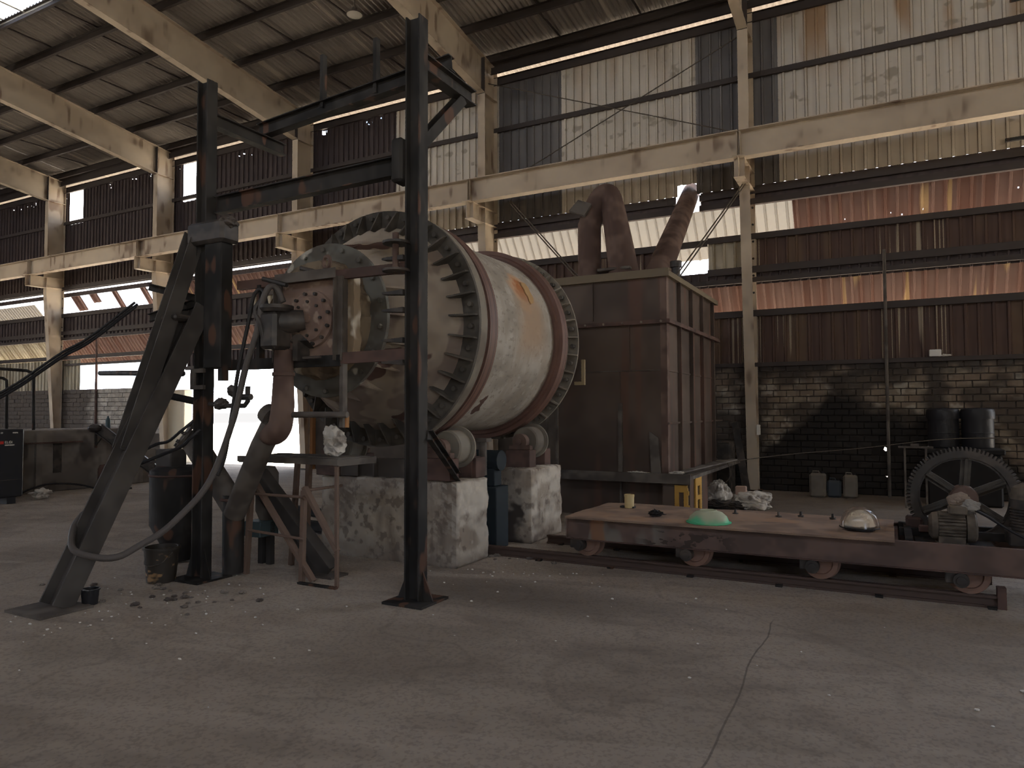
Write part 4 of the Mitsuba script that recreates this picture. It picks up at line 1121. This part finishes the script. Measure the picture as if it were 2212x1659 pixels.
# ================================================================== the steel chamber
X0, X1, Y0, Y1, ZC = -4.70, -2.89, 10.32, 13.62, 3.66
ch = thing('steel_chamber', 'tall dark brown welded steel chamber behind the furnace with ducts on its roof', 'chamber')
part(ch, 'body', box(X0, X1, Y0, Y1, 0, ZC), 'box_steel')
part(ch, 'top_angle', cat([box(X0 - .05, X1 + .05, Y0 - .06, Y0, 3.60, 3.70), box(X1, X1 + .06, Y0 - .06, Y1 + .05, 3.60, 3.68), box(X0 - .05, X1 + .05, Y0 - .06, Y0 + .08, 3.70, 3.72)]), 'chamber_dust', label='dusty angle along the chamber top')
part(ch, 'band', cat([box(X0, X1 + .07, Y0 - .07, Y0, 2.90, 2.96), box(X1, X1 + .07, Y0 - .07, Y1 + .15, 2.90, 2.96)]), 'red_oxide')
for x in (-4.05, -3.46):
    part(ch, 'seam_rib', box(x - .008, x + .008, Y0 - .03, Y0, 2.2 if x > -4 else 3.0, 2.9 if x > -4 else 3.6), 'box_steel')
part(ch, 'seam_rib', box(-4.3, X1, Y0 - .012, Y0, 2.20, 2.215), 'dusty_steel')
part(ch, 'seam_rib', box(-3.63, -3.615, Y0 - .02, Y0, .62, 2.2), 'box_steel')
part(ch, 'seam_rib', box(-3.64, -3.58, Y0 - .05, Y0, .62, 1.72), 'dusty_steel')
part(ch, 'seam_rib', box(-3.625, -3.595, Y0 - .04, Y0, 0, .62), 'dusty_steel')
part(ch, 'corner_angle', cat([box(X1 - .01, X1 + .012, Y0 - .02, Y0 + .09, 0, 3.6), box(X1 - .09, X1, Y0 - .014, Y0, 0, 3.6)]), 'duct')
for y in (10.95, 11.7, 12.45, 13.3):
    part(ch, 'side_rib', box(X1, X1 + .06, y - .012, y + .012, 0, 3.6), 'box_steel')
part(ch, 'side_seam', cat([box(X1, X1 + .015, Y0, Y1, 2.19, 2.21), box(X1, X1 + .03, Y0, Y1 + .5, 1.40, 1.43)]), 'box_steel')
part(ch, 'ledge', cat([box(X0, X1 + .40, Y0 - .30, Y0, .62, .67), box(X1, X1 + .40, Y0 - .3, Y1 + .2, .62, .67), box(X0, X1 + .40, Y0 - .30, Y0 - .27, .56, .70)]), 'dusty_steel', label='narrow steel ledge around the chamber foot')
part(ch, 'hatch', prism([(-3.16, Y0 - .03, 1.30), (-3.02, Y0 - .03, 1.20), (-2.98, Y0 - .05, .68), (-3.13, Y0 - .05, .68)], (0, -.01, 0), (0, .01, 0)), 'dusty_steel')
for i in range(6):
    part(ch, 'bolt', cyl((X0 + .25 + i * .3, Y0 - .09, 2.93), (X0 + .25 + i * .3, Y0 - .06, 2.93), .018, 8), 'rim')
lt_ = part(ch, 'leg_panel', box(X1 - .02, X1 + .35, Y0 - .22, Y0 - .18, 0, .62), 'box_steel')
part(ch, 'leg_panel', box(X1 + .33, X1 + .37, Y0 - .20, Y0 + .9, 0, .62), 'box_steel')


def yellow(pts, nrm_, lab):
    part(ch, 'yellow_bracket', cat([prism(q, -np.array(nrm_) * .012, np.array(nrm_) * .012) for q in pts]), 'yellow_paint', label=lab)


def yb(u0, u1, z0, z1):
    return [(u0 + .13, Y0 - .235, z0), (u1 + .13, Y0 - .235, z0), (u1 + .13, Y0 - .235, z1), (u0 + .13, Y0 - .235, z1)]


yellow([yb(-2.86, -2.80, .05, .52), yb(-2.86, -2.68, .44, .54), yb(-2.73, -2.67, .02, .50), yb(-2.70, -2.655, .40, .46), yb(-2.70, -2.65, .18, .26), yb(-2.88, -2.79, .17, .22)], (0, 1, 0), 'yellow painted bracket plate with a worn centre')


def yx(a, b, z0, z1):
    return [(X1 + .385, a, z0), (X1 + .385, b, z0), (X1 + .385, b, z1), (X1 + .385, a, z1)]


yellow([yx(10.35, 10.46, .05, .60), yx(10.35, 10.72, .50, .62), yx(10.62, 10.72, .02, .60), yx(10.46, 10.66, .30, .36), yx(10.35, 10.72, .03, .14)], (1, 0, 0), 'second yellow painted bracket plate')
dp = thing('roof_duct', 'rusty bent exhaust duct shaped like an upturned V on the chamber roof', 'duct')
part(dp, 'pipe', tube([(-4.53, 11.4, 3.66), (-4.53, 11.4, 4.70), (-4.53, 11.4, 4.86)], .20, 28), 'duct', 50)
part(dp, 'bend', tube([(-4.53, 11.4, 4.80), (-4.46, 11.4, 5.02), (-4.33, 11.4, 5.26), (-4.20, 11.4, 5.32), (-4.12, 11.4, 5.18), (-4.02, 11.4, 4.62), (-3.93, 11.4, 4.05), (-3.90, 11.4, 3.66)], [.20, .195, .185, .18, .19, .22, .25, .27], 28, 5), 'duct', 50)
part(dp, 'bracket_plate', cat([prism([(-4.80, 11.15, 5.04), (-4.62, 11.13, 5.20), (-4.38, 11.13, 5.10), (-4.52, 11.15, 4.92)], (0, -.015, .012), (0, .015, -.012))]), 'dusty_steel')
part(dp, 'tie_bar', box(-4.3, -3.72, 11.15, 11.65, 3.95, 4.0, .01), 'dusty_steel')
sd = thing('slanting_duct', 'slanting rusty duct running from the chamber roof up through a hole in the wall', 'duct')
part(sd, 'pipe', tube([(-3.42, 11.7, 3.66), (-3.42, 11.72, 3.92), (-3.72, 15.4, 6.40)], [.23, .225, .185], 28), 'duct', 50)
part(sd, 'base_collar', lathe([(.23, 0), (.29, 0), (.29, .03), (.23, .03)], (-3.42, 11.7, 3.66), (0, 0, 1), 28), 'duct')
single('vent_pipe', cat([cyl((-3.05, 11.5, 3.66), (-3.05, 11.5, 4.0), .07, 14), cyl((-3.05, 11.5, 3.96), (-3.05, 11.5, 4.06), .095, 14)]), 'black_metal', 'short capped vent pipe on the chamber roof at its right edge', 'pipe', 40)

# ================================================================== rail cart with winch
for y, l in ((6.95, 'front floor rail under the flatbed cart'), (7.88, 'rear floor rail under the flatbed cart')):
    r = thing('floor_rail', l, 'rail')
    xa = -4.35 if y < 7 else -3.7
    part(r, 'rail', sweep(I_(.10, .07, .016, .02), (xa, y, .05), (.78, y, .05)), 'dark_rail')
    for i, x in enumerate(np.linspace(xa + .2, .7, 7)):
        part(r, 'sleeper_clip', box(x - .03, x + .03, y - .09, y + .09, 0, .018), 'dark_steel')
    part(r, 'end_stop', box(.74, .80, y - .05, y + .05, 0, .17), 'red_oxide')
ca = thing('rail_cart', 'long low rusty flatbed cart on rails, right of the furnace', 'cart')
a_, b_ = -3.0, .02
dk = trimesh.creation.box((3.02, 1.30, .018)); dk = dk.subdivide().subdivide().subdivide().subdivide()
dk.apply_translation(((a_ + b_) / 2, 7.45, .497))
dk.vertices[:, 2] += (meshkit.fbm(dk.vertices * 2.2, 3, 8) - .5) * .035 * np.clip((dk.vertices[:, 1] - 6.85) / .2, 0, 1)
part(ca, 'deck', dk, 'deck', 40)
part(ca, 'side_beam', sweep(C_(.215, .07, .012, 1), (1.45, 6.86, .385), (a_, 6.86, .385)), 'cart_side')
part(ca, 'side_beam', sweep(C_(.215, .07, .012, -1), (1.45, 8.06, .385), (a_, 8.06, .385)), 'cart_side')
part(ca, 'end_beam', sweep(C_(.215, .07, .012, 1), (a_, 6.83, .385), (a_, 8.08, .385)), 'cart_side')
for x in (-2.0, -.9, .02, 1.45):
    part(ca, 'cross_beam', box(x - .03, x + .03, 6.88, 8.04, .30, .46), 'red_oxide')
part(ca, 'lower_flange', box(a_, 1.45, 6.84, 6.93, .270, .280), 'red_oxide')
part(ca, 'deck_slot', box(-2.72, -2.56, 7.72, 7.80, .505, .522), 'black_rubber')
for x in (-1.02, -.82, -1.45, -.52):
    part(ca, 'deck_bolt', lathe([(0, .05), (.012, .05), (.014, .015), (.03, .012), (.03, 0), (0, 0)], (x, 7.9 - .2 * ((x * 7) % 1), .512), (0, 0, 1), 8, False), 'black_metal')
for k, xw in enumerate((-2.80, -1.69, -.57, .55)):
    for y, s in ((6.96, -1), (7.87, 1)):
        w = part(ca, 'wheel', lathe([(0, -.03), (.10, -.03), (.105, -.05), (.145, -.05), (.145, .035), (.165, .04), (.165, .055), (0, .055)], (xw, y, .245), (0, -s, 0), 40, False), 'wheel', 30)
        part(ca, 'axle_box', cat([box(xw - .17, xw - .02, y + s * .045, y + s * .10, .18, .29, .008), cyl((xw - .06, y + s * .04, .215), (xw - .06, y + s * .13, .215), .058, 18), cyl((xw - .06, y + s * .13, .215), (xw - .06, y + s * .145, .215), .034, 14)]), 'black_metal', 30)
    part(ca, 'axle', cyl((xw, 6.96, .245), (xw, 7.87, .245), .03, 10), 'dark_steel')

gw = thing('gear_wheel', 'large dark spoked gear wheel of the winch at the right', 'gear')
GC, GY, GR = np.array([.60, 7.9, .780]), 7.9, .472
prof_pts = []
NT = 84
for i in range(NT):
    for f, r in ((-.30, GR - .035), (-.16, GR), (.16, GR), (.30, GR - .035)):
        a = 2 * math.pi * (i + f) / NT
        prof_pts.append((r * math.cos(a), r * math.sin(a)))
inner = [(.375 * math.cos(a), .375 * math.sin(a)) for a in np.linspace(0, 2 * math.pi, 64, endpoint=False)]
gm = trimesh.creation.extrude_polygon(sg.Polygon(prof_pts, [inner]), .10, engine='earcut')
M = np.array([[1, 0, 0, GC[0]], [0, 0, 1, GY - .05], [0, 1, 0, GC[2]], [0, 0, 0, 1.0]]); gm.apply_transform(M)
part(gw, 'toothed_rim', gm, 'black_metal', label='toothed rim')
part(gw, 'inner_band', lathe([(.355, -.03), (.382, -.03), (.382, .03), (.355, .03)], (GC[0], GY, GC[2]), AXIS, 64), 'black_metal', 30)
for i in range(6):
    th = math.radians(85 + 60 * i)
    d = np.array([math.cos(th), 0, math.sin(th)]); p0, p1 = GC + d * .09, GC + d * .365
    s = sweep(R_(.085, .035), p0, p1, (0, 1, 0))
    part(gw, 'spoke', cat([s, sweep(R_(.022, .11), p0, p1, (0, 1, 0))]), 'gusset')
hb = part(gw, 'hub', lathe([(.045, -.10), (.105, -.10), (.115, -.085), (.115, .085), (.045, .09)], (GC[0], GY, GC[2]), AXIS, 40), 'duct', 30, label='hub with a rusty bore')
part(gw, 'shaft', cyl((GC[0], GY - .16, GC[2]), (GC[0], GY + .28, GC[2]), .045, 14), 'black_metal', 40)
part(gw, 'pedestal', cat([box(.50, .70, 8.0, 8.1, .46, .80, .01), box(.52, .68, 7.70, 7.78, .46, .76, .01)]), 'black_metal')
mo = thing('electric_motor', 'finned dusty electric motor on the cart in front of the gear wheel', 'motor')
mc = (.47, 7.36, .575)
part(mo, 'casing', cyl((.36, mc[1], mc[2]), (.57, mc[1], mc[2]), .105, 32), 'motor', 40)
for i in range(26):
    th = 2 * math.pi * i / 26
    d = np.array([0, math.cos(th), math.sin(th)])
    tn = np.array([0, -math.sin(th), math.cos(th)]) * .004
    q = np.array(mc)
    part(mo, 'fin', prism([q + d * .10 + (-.105, 0, 0), q + d * .132 + (-.105, 0, 0), q + d * .132 + (.095, 0, 0), q + d * .10 + (.095, 0, 0)], -tn, tn), 'motor')
part(mo, 'end_bell', lathe([(0, -.07), (.08, -.07), (.115, -.045), (.125, 0), (0, 0)], (.36, mc[1], mc[2]), (1, 0, 0), 32, False), 'motor', 40)
part(mo, 'fan_cover', lathe([(0, .08), (.10, .08), (.130, .06), (.132, 0), (0, 0)], (.575, mc[1], mc[2]), (1, 0, 0), 32, False), 'motor', 40)
part(mo, 'terminal_box', box(.44, .58, 7.26, 7.42, .69, .76, .012), 'motor')
part(mo, 'foot', cat([box(.36, .56, 7.24, 7.30, .44, .50), box(.36, .56, 7.42, 7.48, .44, .50), box(.34, .58, 7.22, 7.50, .43, .445)]), 'motor')
part(mo, 'mounting_plate', box(.18, .78, 7.10, 7.62, .405, .432, .004), 'dark_steel')
single('rag', lump((.53, 7.44, .80), (.095, .06, .07), 21, .3, 4, 1.2), 'glove', 'crumpled pale rag on top of the finned motor', 'rag')
single('work_glove', lump((.61, 7.33, .765), (.075, .05, .06), 25, .3, 4, 1.2), 'glove_grey', 'crumpled grey glove hanging over the right end of the finned motor', 'glove')
single('motor_cable', tube([(.62, 7.32, .745), (.74, 7.28, .68), (.86, 7.24, .60), (1.0, 7.2, .53), (1.25, 7.15, .47)], .012, 8, 5), 'cable', 'dark cable trailing right from the finned motor', 'cable', True)
m2 = thing('gearbox', 'second finned machine casing cut by the right edge of the photo', 'motor')
part(m2, 'casing', lathe([(0, -.13), (.12, -.13), (.135, -.11), (.135, .16), (0, .16)], (1.05, 7.5, .68), (0, 0, 1), 32, False), 'black_metal', 35)
for i in range(7):
    part(m2, 'fin', torus((1.05, 7.5, .60 + i * .025), (0, 0, 1), .138, .007, 32, 6), 'black_metal', True)
part(m2, 'cover', lathe([(.135, .0), (.14, .03), (.12, .10), (.05, .14), (0, .145)], (1.05, 7.5, .83), (0, 0, 1), 32, False), 'motor', 40)
part(m2, 'base', box(.88, 1.24, 7.34, 7.66, .44, .56, .01), 'black_metal')
single('bearing_block', cat([box(.12, .26, 7.78, 8.0, .47, .58, .02), box(.22, .36, 7.6, 7.7, .47, .53, .01)]), 'red_oxide', 'rusty bearing block on the cart left of the gear wheel', 'bearing')
single('winch_frame', cat([box(.06, 1.42, 7.62, 7.68, .43, .50), box(.06, 1.42, 7.98, 8.04, .43, .50), box(.10, .16, 7.0, 8.0, .46, .50)]), 'dark_steel', 'steel bars on the cart carrying the gear wheel and motor', 'frame')

# things lying on the cart
single('pipe_piece', lathe([(.052, 0), (.054, 0), (.054, .125), (.058, .125), (.058, .15), (.050, .15), (.050, .01), (0, .01), (0, 0)], (-2.62, 7.75, .505), (0, 0, 1), 28), 'cream_plastic', 'short cream plastic pipe piece standing on the cart deck', 'pipe', 40)
single('rag_lump', lump((-2.16, 7.25, .535), (.085, .06, .035), 31, .6, 3, 2.6, -.028), 'black_rubber', 'small black lump lying on the cart between pipe piece and bowl', 'lump')
bw = lathe([(.20, 0), (.215, .006), (.215, .012), (.195, .016), (.175, .065), (.13, .105), (.085, .118), (.08, .126), (.07, .126), (.06, .118), (0, .116), (0, .108), (.12, .10), (.168, .06), (.19, .004)], (-1.58, 7.06, .505), (0, 0, 1), 56)
single('green_bowl', bw, 'bowl', 'dusty green metal bowl upside down on the cart deck', 'bowl', 40)
hm = thing('safety_helmet', 'white safety helmet under a clear dome visor at the right end of the cart deck', 'helmet')
hc = np.array([-.26, 7.28, .51])
hv = lathe([(0, .165), (.05, .155), (.095, .12), (.118, .07), (.122, .05), (.138, .045), (.138, .035), (.11, .035), (.10, .07), (0, .14)], hc, (0, 0, 1), 48)
ang = np.arctan2(hv.vertices[:, 1] - hc[1], hv.vertices[:, 0] - hc[0])
hv.vertices[:, 2] += .010 * np.clip(np.cos(ang * 8), 0, 1) * np.clip((hv.vertices[:, 2] - hc[2] - .06) / .05, 0, 1)
part(hm, 'crown', hv, 'helmet_white', 40, label='white helmet crown')
part(hm, 'band', lathe([(.125, 0), (.13, 0), (.13, .036), (.125, .036)], hc, (0, 0, 1), 40), 'black_plastic', 30)
part(hm, 'visor', lathe([(.165, .02), (.16, .07), (.14, .13), (.10, .175), (.05, .198), (0, .204)], hc, (0, 0, 1), 48, False), 'visor', True, label='clear dome')
part(hm, 'visor_rim', torus(hc + (0, 0, .02), (0, 0, 1), .166, .005, 48, 6), 'black_plastic', True)

# ================================================================== along the right wall
def jerry(x, y, h, w, d, m, lab):
    j = thing('jerry_can', lab, 'can')
    part(j, 'body', box(x - w / 2, x + w / 2, y - d / 2, y + d / 2, 0, h, .035), m, 30)
    part(j, 'handle', tube([(x - w * .30, y, h - .01), (x - w * .30, y, h + .035), (x + w * .05, y, h + .035), (x + w * .12, y, h - .01)], .013, 8), m, 40)
    part(j, 'cap', cyl((x + w * .30, y, h - .005), (x + w * .30, y, h + .03), .03, 14), 'black_plastic', 40)
    part(j, 'side_dent', prism([(x - w * .22, y - d / 2 - .003, h * .35), (x + w * .22, y - d / 2 - .003, h * .35), (x + w * .22, y - d / 2 - .003, h * .72), (x - w * .22, y - d / 2 - .003, h * .72)], (0, -.006, 0), (0, .006, 0)), m)


jerry(-1.19, 14.3, .44, .28, .24, 'can', 'tall grey jerry can by the sooty wall, left of three')
jerry(-.92, 14.4, .31, .24, .22, 'blue_can', 'short dark blue jerry can between two taller grey ones')
jerry(-.65, 14.4, .42, .24, .22, 'can', 'tall grey jerry can by the sooty wall, right of three')
pd = thing('drum_plinth', 'dark plinth under the two black plastic drums', 'plinth')
part(pd, 'body', box(.55, 1.62, 13.95, 14.75, 0, .86, .03), 'soot_black')
part(pd, 'top_slab', box(.50, 1.66, 13.92, 14.78, .86, .95, .02), 'soot_black')
for x, l in ((.82, 'left one of two black plastic drums standing by the brick wall'), (1.32, 'right one of two black plastic drums standing by the brick wall')):
    b = thing('plastic_drum', l, 'drum')
    part(b, 'body', lathe([(0, 0), (.22, 0), (.235, .03), (.235, .24), (.242, .26), (.235, .28), (.235, .5), (0, .5)], (x, 14.32, .95), (0, 0, 1), 36, False), 'black_plastic', 35)
    part(b, 'lid', lathe([(.235, .50), (.255, .50), (.255, .60), (.24, .66), (.20, .68), (0, .685)], (x, 14.32, .95), (0, 0, 1), 36, False), 'black_plastic', 35)
single('white_box', box(.67, .86, 14.93, 15.03, 2.575, 2.70, .008), 'white_paint', 'small white plastic box on the rail above the brickwork', 'box')
single('white_bag_scrap', lump((.93, 14.97, 2.59), (.10, .04, .02), 41, .5, 3, 2.0), 'white_paint', 'torn white plastic scrap beside the white box on the rail', 'bag')
single('switch_box', box(-2.31, -2.25, 14.60, 14.70, 1.12, 1.32, .005), 'white_paint', 'small white switch box on the lower part of the rightmost column', 'box')
single('wall_shelf_bars', cat([box(.12, .62, 13.3, 13.36, .98, 1.01), box(.2, .23, 13.3, 13.36, 0, .98), box(.5, .53, 13.3, 13.36, 0, .98), box(.3, .42, 13.29, 13.37, 1.01, 1.05)]), 'dusty_steel', 'low rack of steel bars seen through the gear wheel', 'rack')
lw = thing('leaning_plank', 'dark plank leaning on the brick wall right of the steel chamber', 'plank')
part(lw, 'plank', sweep(R_(.14, .03), (-2.46, 14.3, .01), (-2.78, 14.95, 1.35), (0, 1, 0)), 'black_metal')
single('dark_locker', cat([box(-2.92, -2.70, 13.9, 14.4, .02, .98, .01), box(-2.70, -2.69, 13.92, 14.38, .06, .94), box(-2.92, -2.70, 13.88, 14.42, .98, 1.0)]), 'black_metal', 'dark narrow locker in the corner behind the steel chamber', 'locker')
sk = [((-2.50, 11.9, .17), (.17, .15, .27), 'grey-white crumpled plastic sack peaked up, left in the heap by the chamber', 51), ((-2.02, 12.1, .11), (.28, .18, .17), 'grey-white crumpled plastic sack lying at the right of the heap', 52), ((-2.40, 12.2, .09), (.16, .13, .12), 'low whitish crumpled sack in the middle of the heap', 53)]
for c, s, l, sd_ in sk:
    single('plastic_sack', lump(c, np.array(s) * 1.25, sd_, .42, 4, 1.15, -c[2] + .003), 'sack', l, 'sack')
single('dirty_sack', lump((-2.38, 11.72, .07), (.34, .14, .10), 57, .5, 4, 1.9, -.066), 'black_metal', 'flat oil-dark sack in front of the white sacks', 'sack')
single('brick_on_heap', box(-2.26, -2.09, 12.05, 12.16, .22, .36, .01), 'pink_block', 'pale brick lying on top of the sacks', 'brick')
single('ledge_scrap', cat([lump((-2.72, 10.18, .70), (.12, .08, .035), 61, .6, 3), lump((-3.3, 10.18, .69), (.16, .05, .02), 62, .6, 3)]), 'sack', 'pale crumbs of scrap lying on the chamber ledge', 'scrap', kind='stuff')
single('ledge_plank', cat([sweep(R_(.10, .02), (-2.72, 10.3, .70), (-2.25, 12.0, .80), (0, 0, 1))]), 'dusty_steel', 'narrow plank lying along the right side ledge of the chamber', 'plank')
single('slack_wire', tube([(-2.3, 12.2, .76), (-1.5, 12.8, .86), (-.4, 13.2, .97), (.8, 13.4, 1.13), (2.0, 13.6, 1.16)], .008, 6, 6), 'wire', 'slack thin wire running right from the chamber ledge along the wall', 'wire', True)
single('thin_wire', tube([(-2.35, 11.9, .78), (-2.30, 11.9, .55), (-2.42, 11.9, .38)], .006, 6, 5), 'wire', 'thin wire hanging from the ledge plank to the sacks', 'wire', True)

# ================================================================== left side
bk = thing('paint_bucket', 'black bucket stained with paint at the foot of the mast', 'bucket')
part(bk, 'body', lathe([(0, .005), (.125, .005), (.155, .31), (.165, .31), (.165, .33), (.145, .33), (.118, .03), (0, .03)], (-6.12, 4.42, 0), (0, 0, 1), 36), 'bucket', 35)
part(bk, 'handle', tube([(-6.28, 4.42, .29), (-6.24, 4.33, .20), (-6.12, 4.27, .17), (-6.0, 4.33, .20), (-5.96, 4.42, .29)], .005, 6, 5), 'black_metal', True)
sb = thing('small_bucket', 'small black bucket on the floor near the foot of the raking leg', 'bucket')
part(sb, 'body', lathe([(0, .003), (.058, .003), (.068, .12), (.076, .12), (.076, .132), (.064, .132), (.055, .012), (0, .012)], (-5.92, 3.62, 0), (0, 0, 1), 32), 'black_plastic', 35)
part(sb, 'spout_lip', box(-5.99, -5.86, 3.55, 3.58, .122, .132), 'black_plastic')
lwl = thing('pit_wall', 'low grey plastered wall at the left behind the raking leg', 'wall')
part(lwl, 'plaster', box(-16.6, -15.0, 7.2, 10.35, 0, 1.25, .02), 'plaster')
part(lwl, 'post', box(-15.0, -14.93, 8.0, 8.12, 0, 1.2), 'plaster')
part(lwl, 'slot', box(-15.0, -14.985, 8.36, 8.52, .38, .98), 'black_metal')
part(lwl, 'shelf_edge', box(-15.0, -14.9, 7.8, 8.9, .98, 1.01), 'red_oxide')
part(lwl, 'wall_bracket', cat([box(-15.0, -14.96, 9.20, 9.24, .85, 1.22), box(-14.96, -14.6, 9.2, 9.24, 1.17, 1.2), sweep(R_(.02, .02), (-14.98, 9.22, .9), (-14.62, 9.22, 1.18))]), 'dark_steel')
for i, (y0, y1, z) in enumerate([(10.35, 11.35, .30), (10.35, 11.0, .58), (10.35, 10.78, .78)]):
    z0 = [0, .30, .58][i]
    y = y0
    while y < y1 - .05:
        single('loose_block', box(-15.6, -15.05 + .03 * (i % 2), y + .006, min(y + .33, y1), z0, z - .004, .012), 'plaster', 'grey concrete block in the stepped stack at the end of the low plastered wall', 'block', group='stacked blocks at the wall end')
        y += .33
single('door_barrel', lathe([(0, 0), (.20, 0), (.21, .05), (.21, .42), (.17, .50), (0, .52)], (-14.55, 9.25, 0), (0, 0, 1), 28, False), 'red_oxide', 'dim maroon round-topped canister standing against the low plastered wall', 'canister', 40)
ic = thing('inclined_chute', 'black inclined chute sloping down from the low plastered wall', 'chute')
part(ic, 'chute', sweep(C_(.22, .10, .012), (-14.6, 9.05, 1.28), (-13.6, 9.9, .20), (0, 0, 1)), 'black_metal')
part(ic, 'bend', lump((-14.66, 9.0, 1.27), (.14, .14, .09), 71, .2, 3), 'black_metal', 50)
co = thing('air_compressor', 'black air compressor cabinet at the left edge with a red and white badge', 'compressor')
part(co, 'cabinet', box(-15.2, -13.62, 5.2, 7.09, .12, 1.31, .02), 'cabinet_black')
for y in (5.36, 6.92):
    part(co, 'skid', box(-15.2, -13.66, y - .07, y + .07, 0, .12), 'cabinet_black')
part(co, 'panel_seam', box(-13.62, -13.612, 5.25, 7.06, .42, .43), 'dusty_steel')
part(co, 'badge_red', box(-13.62, -13.612, 6.60, 6.755, 1.055, 1.105), 'red_paint', label='red half of the badge')
tm = meshkit.text_mesh('ELGi', .042, .006, True); tm.apply_translation(-tm.bounds[0]); tm.apply_scale([1.0, 1.0, 1.0])
Mx = np.array([[0, 0, 1, -13.618], [1, 0, 0, 6.775], [0, 1, 0, 1.062], [0, 0, 0, 1.0]]); tm.apply_transform(Mx)
part(co, 'badge_lettering', tm, 'white_paint', label='white badge lettering reading ELGi')
part(co, 'badge_line', box(-13.62, -13.613, 6.775, 6.93, 1.025, 1.045), 'white_paint')
part(co, 'sticker', box(-13.62, -13.613, 6.60, 6.69, .50, .53), 'cream_plastic')
part(co, 'indicator', cat([box(-13.62, -13.612, 6.90, 6.98, 1.24, 1.26), cyl((-13.62, 6.72, 1.25), (-13.60, 6.72, 1.25), .015, 10)]), 'white_paint')
part(co, 'top_unit', cat([box(-15.0, -13.9, 5.4, 6.7, 1.31, 1.40), box(-14.9, -14.0, 5.5, 6.76, 1.40, 2.15, .08)]), 'cabinet_black')
hr = thing('pipe_rail', 'bent dark pipes standing up behind the compressor', 'pipe')
part(hr, 'pipe', tube([(-15.35, 7.2, 2.47), (-15.35, 8.0, 2.45), (-15.35, 8.12, 2.41), (-15.35, 8.14, 2.3), (-15.35, 8.16, 1.25)], .03, 10), 'dark_steel', 40)
part(hr, 'pipe', tube([(-15.35, 7.22, 2.30), (-15.35, 7.58, 2.28), (-15.35, 7.64, 2.24), (-15.35, 7.65, 2.1), (-15.35, 7.66, 1.25)], .028, 10), 'dark_steel', 40)
single('cable_bundle', cat([tube(np.array([(-13.43, 6.35, 1.70), (-13.01, 6.66, 2.03), (-12.7, 6.82, 2.27), (-12.31, 7.01, 2.56), (-11.92, 7.21, 2.80), (-11.3, 7.6, 3.4)]) + o, .022, 8, 5) for o in ((0, 0, 0), (0, .03, .05), (.02, -.03, .07))]), 'cable', 'thick black cable bundle rising to the right above the compressor', 'cable', True)
single('floor_cable', tube([(-14.3, 7.25, .03), (-14.35, 7.6, .16), (-14.4, 8.0, .22), (-14.3, 8.5, .16), (-14.2, 8.9, .03), (-14.0, 9.4, .02)], .018, 8, 6), 'cable', 'black cable arching along the floor before the low plastered wall', 'cable', True)
single('floor_bag', lump((-13.9, 7.55, .10), (.12, .17, .11), 81, .5, 3, 1.8, -.095), 'sack', 'small pale plastic bag on the floor beside the compressor', 'bag')
single('barrier_pipe', cyl((-8.84, 5.48, 2.10), (-6.1, 4.60, 1.98), .03, 10), 'dark_steel', 'horizontal dark pipe ending in the air left of the mast', 'pipe', 40)
single('water_bottle', lathe([(0, 0), (.05, 0), (.05, .18), (.02, .24), (.02, .27), (0, .27)], (-15.25, 9.65, 1.25), (0, 0, 1), 16, False), 'blue_paint', 'small dark bottle standing on the low plastered wall', 'bottle', 40)
# timber and channel lying behind the stand
bt = thing('steel_channel', 'dark steel channels lying on the floor behind the work stand', 'channel')
part(bt, 'channel', sweep(C_(.14, .07, .01), (-7.6, 7.3, .08), (-5.75, 7.0, .08)), 'dark_steel')
part(bt, 'upper_channel', sweep(C_(.12, .06, .01), (-7.5, 7.5, .22), (-5.75, 7.15, .22)), 'dark_steel')
# litter on the floor
ms = []
lr = np.random.default_rng(5)
for i in range(170):
    if i < 70:
        x, y = lr.normal(-5.4, .7), lr.normal(3.7, .5)
    elif i < 110:
        x, y = lr.normal(-3.4, .5), lr.normal(6.2, .4)
    else:
        x, y = lr.uniform(-6, 2), lr.uniform(2.5, 7)
    s = lr.uniform(.005, .016)
    ms.append(lump((x, y, s * .4), (s, s * lr.uniform(.5, 1), s * .5), i, .4, 1))
single('floor_litter', cat(ms), 'white_paint', 'scattered white crumbs of litter on the concrete floor', 'litter', kind='stuff')
ms = []
for i in range(60):
    x, y = lr.normal(-3.9, .25) if i % 2 else lr.normal(-5.6, .5), lr.normal(6.95 if i % 2 else 4.1, .12 if i % 2 else .3)
    s = lr.uniform(.015, .04)
    ms.append(lump((x, y, s * .3), (s, s, s * .5), i + 300, .5, 2))
single('floor_rubble', cat(ms), 'plaster', 'small grey rubble beside the block and the mast foot', 'rubble', kind='stuff')

# phrases that alike things share
for stem, phrase in [('steel_column', 'steel columns along the long wall'), ('roof_rafter', 'roof rafters'), ('crane_girder', 'crane girders'), ('wall_rail', 'rails along the long wall'), ('brace_rod', 'brace rods of the wall'), ('stay_wire', 'stay wires'),
                     ('support_roller', 'support rollers of the furnace'), ('jerry_can', 'jerry cans by the wall'), ('plastic_drum', 'black plastic drums'), ('plastic_sack', 'sacks in the heap'), ('concrete_block', 'concrete blocks under the furnace'),
                     ('floor_rail', 'floor rails of the cart'), ('loose_cable', 'cables at the mast'), ('conduit_end', 'conduit ends at the right'), ('raking_leg', 'raking legs of the mast')]:
    for k in labels:
        if (k == stem or k[:-4] == stem) and '__' not in k:
            labels[k].setdefault('group', phrase)

# the stand and the filter stand a little further back, clear of the duct
for k in scene:
    if k.startswith('work_stand__'):
        scene[k]['to_world'] = T().translate([-.03, .13, 0])
    if k.startswith('fuel_filter__'):
        scene[k]['to_world'] = T().translate([-.32, .42, 0])
